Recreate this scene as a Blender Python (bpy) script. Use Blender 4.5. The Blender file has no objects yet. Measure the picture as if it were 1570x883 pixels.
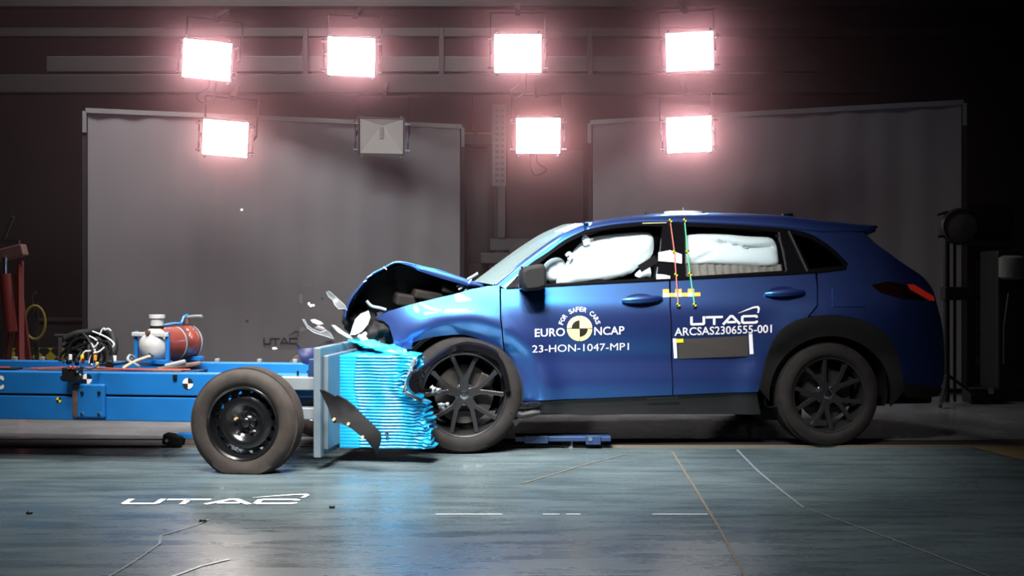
import bpy, bmesh, math, random
import numpy as np
from mathutils import Vector, Matrix, noise
from mathutils.geometry import delaunay_2d_cdt
random.seed(7)
scene = bpy.context.scene
COL = scene.collection
R = math.radians

# ------------------------------------------------------------------ camera
F_PX, U0, V0, CAM_H = 1700.0, 785.0, 430.0, 1.12
cd = bpy.data.cameras.new('camera'); cam = bpy.data.objects.new('camera', cd); COL.objects.link(cam)
cam.location = (0, 0, CAM_H); cam.rotation_euler = (R(90), 0, 0)
cd.sensor_fit = 'HORIZONTAL'; cd.sensor_width = 36.0; cd.lens = 36.0*F_PX/1570.0
cd.shift_y = (V0-441.5)/1570.0
cd.clip_start = 0.05; cd.clip_end = 80
scene.camera = cam

# ------------------------------------------------------------------ world, exposure, lights
w = bpy.data.worlds.new('hall_air'); scene.world = w; w.use_nodes = True
w.node_tree.nodes['Background'].inputs[0].default_value = (0.55, 0.5, 0.56, 1)
w.node_tree.nodes['Background'].inputs[1].default_value = 0.012
scene.view_settings.view_transform = 'Standard'; scene.view_settings.look = 'None'
scene.view_settings.exposure = 0.0; scene.view_settings.gamma = 1.0
scene.view_settings.use_curve_mapping = False

def aim(o, target):
    d = Vector(target) - o.location
    o.rotation_euler = d.to_track_quat('-Z', 'Y').to_euler()
def area(loc, target, sx, sy, power, col=(1, .97, .95), spread=120):
    l = bpy.data.lights.new('unseen_lamp', 'AREA'); l.shape = 'RECTANGLE'; l.size = sx; l.size_y = sy
    l.energy = power; l.color = col; l.spread = R(spread)
    o = bpy.data.objects.new('unseen_lamp', l); COL.objects.link(o); o.location = loc; aim(o, target); return o
KEY = .34
# the hall's other bank of floodlights, on the camera's side and above the impact point
for x, y, z, p, tx in ((-2.6, 3.2, 4.9, 45, -1.9), (-1.6, 3.2, 4.9, 80, -.9), (-.6, 3.2, 4.9, 100, -.1), (.2, 3.2, 4.9, 80, .25),
                       (-2.2, 4.2, 5.3, 45, -1.2), (-1.2, 4.2, 5.3, 70, -.5), (-.2, 4.2, 5.3, 80, .0)):
    area((x, y, z), (tx, 7.1, .9), .55, .42, p*KEY, spread=52)
# overhead row above the impact
for x in (-2.4, -1.3, -.3):
    area((x, 6.6, 5.4), (x*.8-.2, 7.3, .5), .55, .42, 36, spread=80)
# added, unseen broad light overhead that brightens the backdrops
area((-2.9, 9.0, 6.6), (-2.6, 12.4, 1.0), 4.0, 1.0, 210, (1, .89, .90), spread=120)

# added, unseen lamps that brighten the near floor and the gantry lamps
area((-.6, 4.4, 5.6), (-.4, 4.6, 0), .55, .42, 30, spread=80)
area((-.9, 0.6, 4.6), (-.9, 11.0, 2.5), 2.4, .8, 15, spread=34)

# ------------------------------------------------------------------ materials
def mat(name, col, rough=.5, metal=0.0, coat=0.0, emit=None, estr=0.0, spec=.5, noise_amt=0.0, noise_scale=8.0, bump=0.0, bump_scale=60.0, trans=0.0):
    m = bpy.data.materials.new(name); m.use_nodes = True
    nt = m.node_tree; b = nt.nodes['Principled BSDF']
    b.inputs['Base Color'].default_value = (*col, 1); b.inputs['Roughness'].default_value = rough
    b.inputs['Metallic'].default_value = metal; b.inputs['Coat Weight'].default_value = coat
    b.inputs['Coat Roughness'].default_value = .04; b.inputs['Specular IOR Level'].default_value = spec
    b.inputs['Transmission Weight'].default_value = trans
    if emit: b.inputs['Emission Color'].default_value = (*emit, 1); b.inputs['Emission Strength'].default_value = estr
    if noise_amt or bump:
        tc = nt.nodes.new('ShaderNodeTexCoord')
    if noise_amt:
        n = nt.nodes.new('ShaderNodeTexNoise'); n.inputs['Scale'].default_value = noise_scale; n.inputs['Detail'].default_value = 6
        nt.links.new(tc.outputs['Object'], n.inputs['Vector'])
        mr = nt.nodes.new('ShaderNodeMapRange'); mr.inputs[1].default_value = .3; mr.inputs[2].default_value = .7
        mr.inputs[3].default_value = 1-noise_amt; mr.inputs[4].default_value = 1+noise_amt
        nt.links.new(n.outputs['Fac'], mr.inputs[0])
        mx = nt.nodes.new('ShaderNodeVectorMath'); mx.operation = 'SCALE'; mx.inputs[0].default_value = col
        nt.links.new(mr.outputs[0], mx.inputs['Scale']); nt.links.new(mx.outputs[0], b.inputs['Base Color'])
    if bump:
        n2 = nt.nodes.new('ShaderNodeTexNoise'); n2.inputs['Scale'].default_value = bump_scale; n2.inputs['Detail'].default_value = 4
        nt.links.new(tc.outputs['Object'], n2.inputs['Vector'])
        bp = nt.nodes.new('ShaderNodeBump'); bp.inputs['Strength'].default_value = bump; bp.inputs['Distance'].default_value = .01
        nt.links.new(n2.outputs['Fac'], bp.inputs['Height']); nt.links.new(bp.outputs[0], b.inputs['Normal'])
    return m
def glassmat(name, tint, rough=.02, milk=0.0, milk_col=(.8, .85, .85)):
    m = bpy.data.materials.new(name); m.use_nodes = True; nt = m.node_tree
    nt.nodes.remove(nt.nodes['Principled BSDF'])
    out = [n for n in nt.nodes if n.type == 'OUTPUT_MATERIAL'][0]
    t = nt.nodes.new('ShaderNodeBsdfTransparent'); t.inputs[0].default_value = (*tint, 1)
    g = nt.nodes.new('ShaderNodeBsdfGlossy'); g.inputs['Roughness'].default_value = rough
    lw = nt.nodes.new('ShaderNodeFresnel'); lw.inputs['IOR'].default_value = 1.45
    mx = nt.nodes.new('ShaderNodeMixShader')
    nt.links.new(lw.outputs[0], mx.inputs[0]); nt.links.new(t.outputs[0], mx.inputs[1]); nt.links.new(g.outputs[0], mx.inputs[2])
    if milk:
        df = nt.nodes.new('ShaderNodeBsdfDiffuse'); df.inputs[0].default_value = (*milk_col, 1)
        m2 = nt.nodes.new('ShaderNodeMixShader'); m2.inputs[0].default_value = milk
        nt.links.new(mx.outputs[0], m2.inputs[1]); nt.links.new(df.outputs[0], m2.inputs[2]); mx = m2
    nt.links.new(mx.outputs[0], out.inputs['Surface'])
    return m
def car_paint(name):
    m = bpy.data.materials.new(name); m.use_nodes = True; nt = m.node_tree; b = nt.nodes['Principled BSDF']
    out = [n for n in nt.nodes if n.type == 'OUTPUT_MATERIAL'][0]
    b.inputs['Base Color'].default_value = (.007, .013, .085, 1); b.inputs['Roughness'].default_value = .5
    b.inputs['Coat Weight'].default_value = 1; b.inputs['Coat Roughness'].default_value = .03
    g = nt.nodes.new('ShaderNodeBsdfGlossy'); g.inputs[0].default_value = (.0, .37, 1.0, 1); g.inputs['Roughness'].default_value = .29
    mx = nt.nodes.new('ShaderNodeMixShader'); mx.inputs[0].default_value = .32
    nt.links.new(b.outputs[0], mx.inputs[1]); nt.links.new(g.outputs[0], mx.inputs[2]); nt.links.new(mx.outputs[0], out.inputs['Surface']); return m
M = dict(
 lamp_glass=glassmat('lamp_front_glass', (.97, .96, .95)),
 dark_lens=mat('dark_red_lens', (.010, .002, .002), .15, 0, .6),
 paint=car_paint('blue_car_paint'),
 gloss_black=mat('gloss_black', (.004, .004, .005), .14, 0, .2, spec=.35),
 plastic=mat('black_plastic', (.012, .012, .013), .5),
 under=mat('underbody_black', (.006, .006, .006), .85, spec=.15),
 matt=mat('matt_black_plastic', (.010, .010, .011), .75, spec=.2),
 rubber=mat('tyre_rubber', (.015, .0135, .013), .85, noise_amt=.25, noise_scale=14, spec=.2),
 rubber_dusty=mat('dusty_tyre_rubber', (.038, .031, .027), .8, noise_amt=.25, noise_scale=12, spec=.3),
 alloy=mat('black_alloy', (.022, .022, .024), .28, .3, .5),
 steel_rim=mat('black_steel_rim', (.007, .007, .008), .22, 0, .5),
 disc=mat('brake_disc_steel', (.06, .055, .05), .45, .6),
 chrome=mat('bright_metal', (.75, .75, .77), .18, 1.0),
 glass=glassmat('clear_glass', (.80, .88, .88)),
 windscreen=glassmat('windscreen_glass', (.55, .66, .66), milk=.22, milk_col=(.45, .62, .62)),
 dark_glass=glassmat('tinted_glass', (.06, .06, .065)),
 airbag=mat('white_airbag_fabric', (.76, .77, .80), .8, bump=.15, bump_scale=25),
 cabin=mat('dark_cabin_trim', (.015, .014, .014), .8),
 seat=mat('brown_grey_seat', (.22, .18, .16), .8, noise_amt=.15, noise_scale=20),
 white=mat('white_vinyl', (.82, .82, .82), .5),
 yellow=mat('yellow_vinyl', (.85, .65, .02), .5),
 cream=mat('cream_vinyl', (.85, .68, .28), .5),
 black=mat('black_vinyl', (.008, .008, .008), .5),
 orange=mat('orange_vinyl', (.8, .32, .04), .5),
 red=mat('red_paint', (.12, .010, .006), .5),
 redtape=mat('red_cord', (.32, .05, .035), .5),
 green=mat('green_cord', (.02, .36, .15), .5),
 sticker=mat('dark_grey_sticker', (.045, .04, .036), .6),
 taillight=mat('red_tail_light', (.25, .006, .006), .2, 0, .6, (1, .05, .02), .12),
 t_blue=mat('trolley_blue_paint', (.008, .135, .40), .4, 0, .25, noise_amt=.10, noise_scale=5),
 honey=mat('cyan_honeycomb_foil', (.005, .31, .60), .42, .12, .2, noise_amt=.12, noise_scale=9),
 honey_top=mat('cyan_cladding_foil', (.01, .52, .78), .35, .2, .3),
 plate=mat('grey_steel_plate', (.145, .19, .22), .45, .3, noise_amt=.12, noise_scale=6),
 steel=mat('grey_painted_steel', (.19, .22, .235), .5, .2, noise_amt=.12, noise_scale=8),
 rust=mat('brown_primer', (.09, .05, .04), .7, noise_amt=.3, noise_scale=20),
 tank_red=mat('tank_red_paint', (.17, .032, .020), .35, 0, .5, noise_amt=.15, noise_scale=10),
 tank_white=mat('tank_white_paint', (.48, .48, .46), .4, 0, .3),
 cable=mat('black_cable', (.006, .006, .006), .6, spec=.25),
 hose=mat('tan_hose', (.45, .30, .18), .5),
 wire_white=mat('white_wire', (.75, .75, .75), .4),
 shard=glassmat('clear_plastic', (.88, .90, .91), rough=.08, milk=.07),
 navy=mat('dark_blue_bumper', (.006, .012, .06), .3, .2, .8),
 lamp_body=mat('lamp_grey_metal', (.10, .095, .095), .5, .5),
 lamp_on=mat('lit_lamp_lens', (1, .95, .95), .4, emit=(1, .93, .95), estr=45),
 lamp_on_warm=mat('lit_warm_lamp_lens', (1, .93, .9), .4, emit=(1, .86, .80), estr=34),
 lamp_off=mat('unlit_lamp_reflector', (.84, .77, .73), .6, 0),
 screen=mat('grey_backdrop_fabric', (.225, .190, .199), .9, noise_amt=.06, noise_scale=1.2),
 screen_bar=mat('grey_backdrop_bar', (.20, .185, .185), .5),
 wall=mat('dark_hall_cladding', (.022, .015, .015), .8, noise_amt=.2, noise_scale=2),
 dark=mat('dark_grey_steel', (.022, .019, .019), .6, .3),
 mid=mat('mid_grey_steel', (.045, .04, .041), .5, .4),
 dk_blue=mat('dark_blue_enamel', (.008, .03, .09), .5),
 concrete=mat('grey_concrete_strip', (.16, .165, .17), .27, noise_amt=.2, noise_scale=3),
 floor_ink=mat('white_floor_mark', (.75, .8, .82), .5),
 tan_line=mat('tan_floor_line', (.13, .11, .08), .6),
 screen_ink=mat('dark_print', (.025, .022, .03), .8),
)

# floor: steel-blue sealed concrete with brushed streaks and wear
def floor_material():
    m = bpy.data.materials.new('sealed_blue_concrete'); m.use_nodes = True; nt = m.node_tree; b = nt.nodes['Principled BSDF']
    tc = nt.nodes.new('ShaderNodeTexCoord')
    mp = nt.nodes.new('ShaderNodeMapping'); mp.inputs['Scale'].default_value = (.7, 4.0, 1)
    nt.links.new(tc.outputs['Object'], mp.inputs[0])
    n1 = nt.nodes.new('ShaderNodeTexNoise'); n1.inputs['Scale'].default_value = 2.2; n1.inputs['Detail'].default_value = 9; n1.inputs['Roughness'].default_value = .65
    nt.links.new(mp.outputs[0], n1.inputs['Vector'])
    n2 = nt.nodes.new('ShaderNodeTexNoise'); n2.inputs['Scale'].default_value = .9; n2.inputs['Detail'].default_value = 5
    nt.links.new(tc.outputs['Object'], n2.inputs['Vector'])
    cr = nt.nodes.new('ShaderNodeValToRGB')
    cr.color_ramp.elements[0].position = .30; cr.color_ramp.elements[0].color = (.036, .056, .064, 1)
    cr.color_ramp.elements[1].position = .74; cr.color_ramp.elements[1].color = (.125, .165, .172, 1)
    mixn = nt.nodes.new('ShaderNodeMath'); mixn.operation = 'MULTIPLY_ADD'; mixn.inputs[1].default_value = .5
    half = nt.nodes.new('ShaderNodeMath'); half.operation = 'MULTIPLY'; half.inputs[1].default_value = .5
    nt.links.new(n2.outputs[0], half.inputs[0]); nt.links.new(n1.outputs[0], mixn.inputs[0]); nt.links.new(half.outputs[0], mixn.inputs[2])
    nt.links.new(mixn.outputs[0], cr.inputs[0]); nt.links.new(cr.outputs[0], b.inputs['Base Color'])
    rr = nt.nodes.new('ShaderNodeMapRange'); rr.inputs[1].default_value = .3; rr.inputs[2].default_value = .7; rr.inputs[3].default_value = .17; rr.inputs[4].default_value = .40
    nt.links.new(n1.outputs[0], rr.inputs[0]); nt.links.new(rr.outputs[0], b.inputs['Roughness'])
    bp = nt.nodes.new('ShaderNodeBump'); bp.inputs['Strength'].default_value = .05; bp.inputs['Distance'].default_value = .01
    nt.links.new(n1.outputs[0], bp.inputs['Height']); nt.links.new(bp.outputs[0], b.inputs['Normal'])
    return m
M['floor'] = floor_material()

# ------------------------------------------------------------------ helpers
class MB:
    """collects shapes for ONE mesh object"""
    def __init__(s): s.v = []; s.f = []
    def add(s, v, f):
        o = len(s.v); s.v += [tuple(p) for p in v]; s.f += [tuple(i+o for i in q) for q in f]; return s
    def box(s, c, d, rot=None, taper=1.0):
        hx, hy, hz = d[0]/2, d[1]/2, d[2]/2
        P = [Vector((x*hx*(taper if z > 0 else 1), y*hy*(taper if z > 0 else 1), z*hz)) for z in (-1, 1) for y in (-1, 1) for x in (-1, 1)]
        if rot is not None:
            m = rot if isinstance(rot, Matrix) else Matrix.Rotation(rot[2], 3, 'Z') @ Matrix.Rotation(rot[1], 3, 'Y') @ Matrix.Rotation(rot[0], 3, 'X')
            P = [m @ p for p in P]
        return s.add([p + Vector(c) for p in P], [(0, 2, 3, 1), (4, 5, 7, 6), (0, 1, 5, 4), (2, 6, 7, 3), (0, 4, 6, 2), (1, 3, 7, 5)])
    def bar(s, a, b, wd, ht, up=(0, 0, 1), w2=None, h2=None):
        a, b = Vector(a), Vector(b); t = (b-a).normalized(); u = Vector(up)
        sd = t.cross(u)
        if sd.length < 1e-4: sd = t.cross(Vector((0, 1, 0)))
        sd.normalize(); u = sd.cross(t).normalized(); w2 = wd if w2 is None else w2; h2 = ht if h2 is None else h2
        P = []
        for p, ww, hh in ((a, wd, ht), (b, w2, h2)):
            P += [p+sd*ww/2*i+u*hh/2*j for i, j in ((-1, -1), (1, -1), (1, 1), (-1, 1))]
        return s.add(P, [(0, 1, 2, 3), (7, 6, 5, 4), (0, 4, 5, 1), (1, 5, 6, 2), (2, 6, 7, 3), (3, 7, 4, 0)])
    def tube(s, pts, r, n=8, closed=False):
        pts = [Vector(p) for p in pts]; k = len(pts); V = []; Fc = []
        rs = r if isinstance(r, (list, tuple)) else [r]*k
        prev = None
        for i, p in enumerate(pts):
            t = (pts[min(i+1, k-1)]-pts[max(i-1, 0)]).normalized() if not closed else (pts[(i+1) % k]-pts[i-1]).normalized()
            if prev is None:
                a = t.orthogonal().normalized()
            else:
                a = (prev - t*prev.dot(t)); a = a.normalized() if a.length > 1e-5 else t.orthogonal().normalized()
            prev = a; b = t.cross(a)
            V += [p + (a*math.cos(2*math.pi*j/n)+b*math.sin(2*math.pi*j/n))*rs[i] for j in range(n)]
        for i in range(k if closed else k-1):
            i2 = (i+1) % k
            for j in range(n): Fc.append((i*n+j, i*n+(j+1) % n, i2*n+(j+1) % n, i2*n+j))
        if not closed: Fc += [tuple(range(n))[::-1], tuple((k-1)*n+j for j in range(n))]
        return s.add(V, Fc)
    def lathe(s, prof, c=(0, 0, 0), axis=(0, 1, 0), n=48, cap=False):
        """prof: (along, radius)"""
        ax = Vector(axis).normalized(); a = ax.cross(Vector((0, 0, 1)))
        a = a.normalized() if a.length > 1e-4 else Vector((1, 0, 0)); b = a.cross(ax); c = Vector(c)
        V = [c+ax*h+(a*math.cos(2*math.pi*j/n)+b*math.sin(2*math.pi*j/n))*rr for h, rr in prof for j in range(n)]
        Fc = [(i*n+j, i*n+(j+1) % n, (i+1)*n+(j+1) % n, (i+1)*n+j) for i in range(len(prof)-1) for j in range(n)]
        if cap: Fc += [tuple(range(n))[::-1], tuple((len(prof)-1)*n+j for j in range(n))]
        return s.add(V, Fc)
    def cyl(s, a, b, r, n=16, r2=None):
        a, b = Vector(a), Vector(b); return s.lathe([(0, r), ((b-a).length, r if r2 is None else r2)], a, b-a, n, True)
    def build(s, name, m, parent=None, smooth=False, bevel=0.0, xf=None, angle=40):
        me = bpy.data.meshes.new(name); me.from_pydata([tuple(xf(p)) for p in s.v] if xf else s.v, [], s.f)
        bm = bmesh.new(); bm.from_mesh(me); bmesh.ops.recalc_face_normals(bm, faces=bm.faces); bm.to_mesh(me); bm.free()
        o = bpy.data.objects.new(name, me); COL.objects.link(o); me.materials.append(m)
        if parent: o.parent = parent
        if smooth:
            me.polygons.foreach_set('use_smooth', [True]*len(me.polygons))
            me.set_sharp_from_angle(angle=R(angle))
        if bevel:
            bv = o.modifiers.new('bevel', 'BEVEL'); bv.width = bevel; bv.segments = 2; bv.limit_method = 'ANGLE'; bv.angle_limit = R(40)
        return o
def tag(o, label=None, cat=None, group=None, kind=None):
    for k, v in (('label', label), ('category', cat), ('group', group), ('kind', kind)):
        if v: o[k] = v
    return o
def thing(name, label, cat, loc=(0, 0, 0), rz=0, group=None):
    o = bpy.data.objects.new(name, None); COL.objects.link(o); o.location = loc; o.rotation_euler = (0, 0, rz); o.empty_display_size = .1
    return tag(o, label, cat, group)
def copy_tree(o, parent=None):
    c = o.copy(); COL.objects.link(c); c.parent = parent
    for ch in list(o.children): copy_tree(ch, c)
    return c

class Frame:
    """a thing's own ground frame: where the camera's sight line through a photo point meets the frame's plane y = c"""
    def __init__(s, ox, oy, a): s.o = Vector((ox, oy, 0)); s.a = a; s.ca, s.sa = math.cos(a), math.sin(a)
    def hit(s, u, v, c):
        dx, dy, dz = (u-U0)/F_PX, 1.0, -(v-V0)/F_PX
        nx, ny = -s.sa, s.ca
        t = (c + s.o.x*nx + s.o.y*ny)/(dx*nx + dy*ny)
        px, py = dx*t - s.o.x, dy*t - s.o.y
        return px*s.ca+py*s.sa, CAM_H+dz*t
    def world(s, p): return Vector((s.o.x+p[0]*s.ca-p[1]*s.sa, s.o.y+p[0]*s.sa+p[1]*s.ca, p[2]))
def at(u, v, D): return Vector(((u-U0)*D/F_PX, D, CAM_H-(v-V0)*D/F_PX))
def on_floor(u, v, z=0.0):
    D = (CAM_H-z)*F_PX/(v-V0); return Vector(((u-U0)*D/F_PX, D, z))

def catmull(P, n=5, closed=False):
    out = []; k = len(P); rng = range(k if closed else k-1)
    for i in rng:
        p = [np.array(P[(i+d) % k] if closed else P[min(max(i+d, 0), k-1)], float) for d in (-1, 0, 1, 2)]
        for j in range(n):
            t = j/n
            out.append(tuple(.5*(2*p[1]+(p[2]-p[0])*t+(2*p[0]-5*p[1]+4*p[2]-p[3])*t*t+(3*p[1]-p[0]-3*p[2]+p[3])*t**3)))
    if not closed: out.append(tuple(float(q) for q in P[-1]))
    return out
def inside(x, y, P):
    c = False; j = len(P)-1
    for i in range(len(P)):
        if (P[i][1] > y) != (P[j][1] > y) and x < (P[j][0]-P[i][0])*(y-P[i][1])/(P[j][1]-P[i][1])+P[i][0]: c = not c
        j = i
    return c
def seg_dist(x, y, loops):
    A = np.concatenate([np.array(L) for L in loops]); B = np.concatenate([np.roll(np.array(L), -1, 0) for L in loops])
    d = B-A; t = np.clip(((np.array((x, y))-A)*d).sum(1)/np.maximum((d*d).sum(1), 1e-12), 0, 1)
    return float(np.sqrt((((A+d*t[:, None])-np.array((x, y)))**2).sum(1)).min())
def densify(P, step):
    out = []
    for i in range(len(P)):
        a, b = np.array(P[i], float), np.array(P[(i+1) % len(P)], float); n = max(1, int(np.linalg.norm(b-a)/step))
        out += [tuple(a+(b-a)*j/n) for j in range(n)]
    return out
def triangulate(poly, holes=(), grid=.05):
    """2D points and triangles filling poly minus holes, with inner points on a grid"""
    loops = [densify(poly, grid)] + [densify(h, grid) for h in holes]
    V = []; E = []
    for L in loops:
        o = len(V); V += L; E += [(o+i, o+(i+1) % len(L)) for i in range(len(L))]
    xs = [p[0] for p in poly]; ys = [p[1] for p in poly]
    for x in np.arange(min(xs)+grid*.5, max(xs), grid):
        for y in np.arange(min(ys)+grid*.5, max(ys), grid):
            if inside(x, y, loops[0]) and not any(inside(x, y, h) for h in loops[1:]) and seg_dist(x, y, loops) > grid*.45: V.append((x, y))
    r = delaunay_2d_cdt([Vector(p) for p in V], E, [], 0, 1e-6)
    P = [tuple(p) for p in r[0]]; T = []
    for t in r[2]:
        cx = sum(P[i][0] for i in t)/3; cy = sum(P[i][1] for i in t)/3
        if inside(cx, cy, loops[0]) and not any(inside(cx, cy, h) for h in loops[1:]): T.append(tuple(t))
    return P, T, loops
def shrink(P, d):
    """move a loop inwards by d"""
    A = sum(P[i][0]*P[(i+1) % len(P)][1]-P[(i+1) % len(P)][0]*P[i][1] for i in range(len(P))); sg = 1 if A > 0 else -1
    out = []
    for i in range(len(P)):
        a, b, c = (np.array(P[j % len(P)], float) for j in (i-1, i, i+1))
        n = np.zeros(2)
        for q in (b-a, c-b):
            l = np.linalg.norm(q)
            if l > 1e-9: n += np.array((-q[1], q[0]))/l*sg
        l = np.linalg.norm(n); out.append(tuple(b+(n/l*d if l > 1e-6 else 0)))
    return out
def sheet(name, P, T, fn, m, parent, thick=.01, direction=1, smooth=True):
    """triangles mapped by fn(x, z) -> 3D, given thickness along +y (direction) into the body"""
    me = bpy.data.meshes.new(name)
    V3 = [fn(*p) for p in P]; n = len(V3); V = list(V3); Fc = list(T)
    if thick:
        V += [(p[0], p[1]+thick*direction, p[2]) for p in V3]; Fc += [tuple(i+n for i in t[::-1]) for t in T]
        cnt = {}
        for t in T:
            for i in range(3):
                e = (t[i], t[(i+1) % 3]); cnt[tuple(sorted(e))] = cnt.get(tuple(sorted(e)), []) + [e]
        for k, e in cnt.items():
            if len(e) == 1: a, b = e[0]; Fc.append((b, a, a+n, b+n))
    me.from_pydata(V, [], Fc)
    bm = bmesh.new(); bm.from_mesh(me); bmesh.ops.recalc_face_normals(bm, faces=bm.faces)
    bmesh.ops.delete(bm, geom=[v for v in bm.verts if not v.link_faces], context='VERTS'); bm.to_mesh(me); bm.free()
    o = bpy.data.objects.new(name, me); COL.objects.link(o); me.materials.append(m)
    if parent: o.parent = parent
    if smooth:
        me.polygons.foreach_set('use_smooth', [True]*len(me.polygons)); me.set_sharp_from_angle(angle=R(35))
    return o
def text2d(body, bold=.0):
    cu = bpy.data.curves.new('lettering_outline', 'FONT'); cu.body = body; cu.offset = bold; cu.resolution_u = 3
    o = bpy.data.objects.new('lettering_outline', cu); COL.objects.link(o)
    me = o.evaluated_get(bpy.context.evaluated_depsgraph_get()).to_mesh()
    V = [(v.co.x, v.co.y) for v in me.vertices]; Fc = [tuple(p.vertices) for p in me.polygons]
    bpy.data.objects.remove(o); bpy.data.curves.remove(cu)
    x0 = min(p[0] for p in V); x1 = max(p[0] for p in V); y0 = min(p[1] for p in V); y1 = max(p[1] for p in V)
    return [((x-x0)/(x1-x0), (y-y0)/(y1-y0)) for x, y in V], Fc
def ribbon2d(lines, wd):
    """flat strokes along polylines"""
    V = []; Fc = []
    for L in lines:
        L = [np.array(p, float) for p in L]; o = len(V)
        for i, p in enumerate(L):
            d1 = L[i]-L[i-1] if i else L[1]-L[0]; d2 = L[i+1]-L[i] if i < len(L)-1 else d1
            n1 = np.array((-d1[1], d1[0]))/np.linalg.norm(d1); n2 = np.array((-d2[1], d2[0]))/np.linalg.norm(d2)
            m = n1+n2; m = m/max(np.linalg.norm(m), 1e-6); k = 1/max(float(m@n1), .45)
            V += [tuple(p+m*wd/2*k), tuple(p-m*wd/2*k)]
        Fc += [(o+2*i, o+2*i+1, o+2*i+3, o+2*i+2) for i in range(len(L)-1)]
    return V, Fc
# the angular four-letter hall mark, in a unit box 7.2 x 1 with its rising swoosh above
def mark2d(swoosh=True):
    L = [[(.13, 1), (.13, .2), (.2, .13), (1.35, .13), (1.42, .2), (1.42, 1)],
         [(1.62, .87), (3.4, .87)], [(2.5, .9), (2.5, 0)],
         [(3.42, 0), (4.2, .92), (4.4, .92), (5.18, 0)], [(3.85, .25), (4.75, .25)],
         [(6.92, .66), (6.92, .80), (6.82, .87), (5.55, .87), (5.42, .78), (5.42, .22), (5.55, .13), (6.82, .13), (6.92, .20), (6.92, .34)]]
    V, Fc = ribbon2d(L, .26)
    if swoosh:
        a = [(5.0, 1.25), (5.8, 1.62), (6.6, 1.95), (7.1, 2.0), (7.25, 1.75), (7.15, 1.2)]
        b = [(5.0, 1.22), (5.85, 1.50), (6.6, 1.75), (6.95, 1.78), (7.05, 1.65), (6.98, 1.2)]
        o = len(V); V += a+b; Fc += [(o+i, o+i+1, o+7+i, o+6+i) for i in range(5)]
    return V, Fc
def disc2d(n=32, parts=((0, 4),)):
    """quarter sectors of a unit disc"""
    V = []; Fc = []
    for q, cnt in parts:
        o = len(V); k = int(n*cnt/4); V.append((0, 0)); V += [(math.cos(math.pi/2*(q+cnt*i/k)), math.sin(math.pi/2*(q+cnt*i/k))) for i in range(k+1)]
        Fc += [(o, o+1+i, o+2+i) for i in range(k)]
    return V, Fc
def flat(name, V, Fc, fn, m, parent=None):
    me = bpy.data.meshes.new(name); me.from_pydata([tuple(fn(*p)) for p in V], [], Fc)
    o = bpy.data.objects.new(name, me); COL.objects.link(o); me.materials.append(m)
    if parent: o.parent = parent
    return o

# ------------------------------------------------------------------ the hall
def struct(name, mb, m, **k): return tag(mb.build(name, m, **k), kind='structure')
struct('floor', MB().add([(-9, -4, 0), (9, -4, 0), (9, 16, 0), (-9, 16, 0)], [(0, 1, 2, 3)]), M['floor'])
def slab_wall(name, a, b, z1, m):
    struct(name, MB().box(((a[0]+b[0])/2, (a[1]+b[1])/2, z1/2), (abs(b[0]-a[0])+.1, abs(b[1]-a[1])+.1, z1)), m)
slab_wall('wall_back', (-9, 16), (9, 16), 7.2, M['wall'])
slab_wall('wall_left', (-9, -4), (-9, 16), 7.2, M['wall'])
slab_wall('wall_right', (9, -4), (9, 16), 7.2, M['wall'])
struct('ceiling', MB().box((0, 6, 7.25), (18.2, 20.2, .1)), M['dark'])
# guide channel across the floor: dark slot with a tan edge rail on each side
struct('trim_1', MB().box((0, 7.60, .003), (17.8, .30, .006)), M['dark'])
struct('trim_2', MB().box((0, 7.46, .006), (17.8, .022, .012)), M['tan_line'])
struct('trim_3', MB().box((0, 7.77, .006), (17.8, .022, .012)), M['tan_line'])
struct('trim_4', MB().box((0, 9.3, .0015), (17.8, 3.04, .003)), M['concrete'])
# floor joints, painted lines and tape reflections
def floor_line(name, pts, wd, m, label):
    V, Fc = ribbon2d([[tuple(on_floor(u, v)[:2]) for u, v in pts]], wd)
    o = flat(name, V, Fc, lambda x, y: (x, y, .003), m); return tag(o, label, 'floor line', kind='thing')
floor_line('painted_floor_line', [(1030, 692), (1065, 748), (1100, 806), (1140, 880), (1170, 930)], .014, M['tan_line'], 'thin tan line on the floor running from below the rear door towards the viewer')
floor_line('floor_joint', [(1130, 690), (1160, 721), (1195, 750), (1232, 779)], .014, M['steel'], 'pale filled floor joint with a kink, below the rear wheel')
floor_line('scratched_floor_line', [(1240, 781), (1320, 810), (1410, 843), (1520, 886), (1600, 915)], .010, M['steel'], 'thin pale line slanting over the dark end of the floor past the rear wheel')
floor_line('diagonal_floor_line', [(800, 742), (900, 712), (960, 697)], .012, M['tan_line'], 'faint tan line slanting over the floor below the front door')
floor_line('scuffed_floor_line', [(150, 895), (205, 862), (245, 834), (246, 822), (300, 806), (320, 797)], .010, M['steel'], 'crooked pale scuff line on the floor beside the floor lettering')
floor_line('bright_floor_line', [(255, 888), (310, 868), (352, 858)], .014, M['floor_ink'], 'short bright white line on the floor below the floor lettering')
for k, (a, b) in enumerate(((668, 765), (765, 770), (832, 858), (868, 890), (1000, 1085))):  # white strips stand in for light reflected off floor tape
    floor_line('tape_reflection', [(a, 789), (b, 789)], .011, M['floor_ink'],
        ['long white dash on the floor below the lettering, first of the dashed row', 'tiny white dash ending the long first dash of the row', 'short white dash in the middle of the dashed row on the floor',
         'short white dash just past the middle one in the dashed row', 'long white dash crossing towards the tan floor line'][k])
c0, c1, c2 = on_floor(1482, 684), on_floor(1700, 684), on_floor(1700, 740)
tag(flat('yellow_floor_patch', [(c0.x, c0.y), (c2.x, c2.y), (c1.x, c1.y)], [(0, 1, 2)], lambda x, y: (x, y, .0035), mat('worn_ochre_paint', (.16, .12, .05), .6)), 'worn ochre painted corner of the floor behind the rear wheel', 'floor marking', kind='thing')
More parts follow.
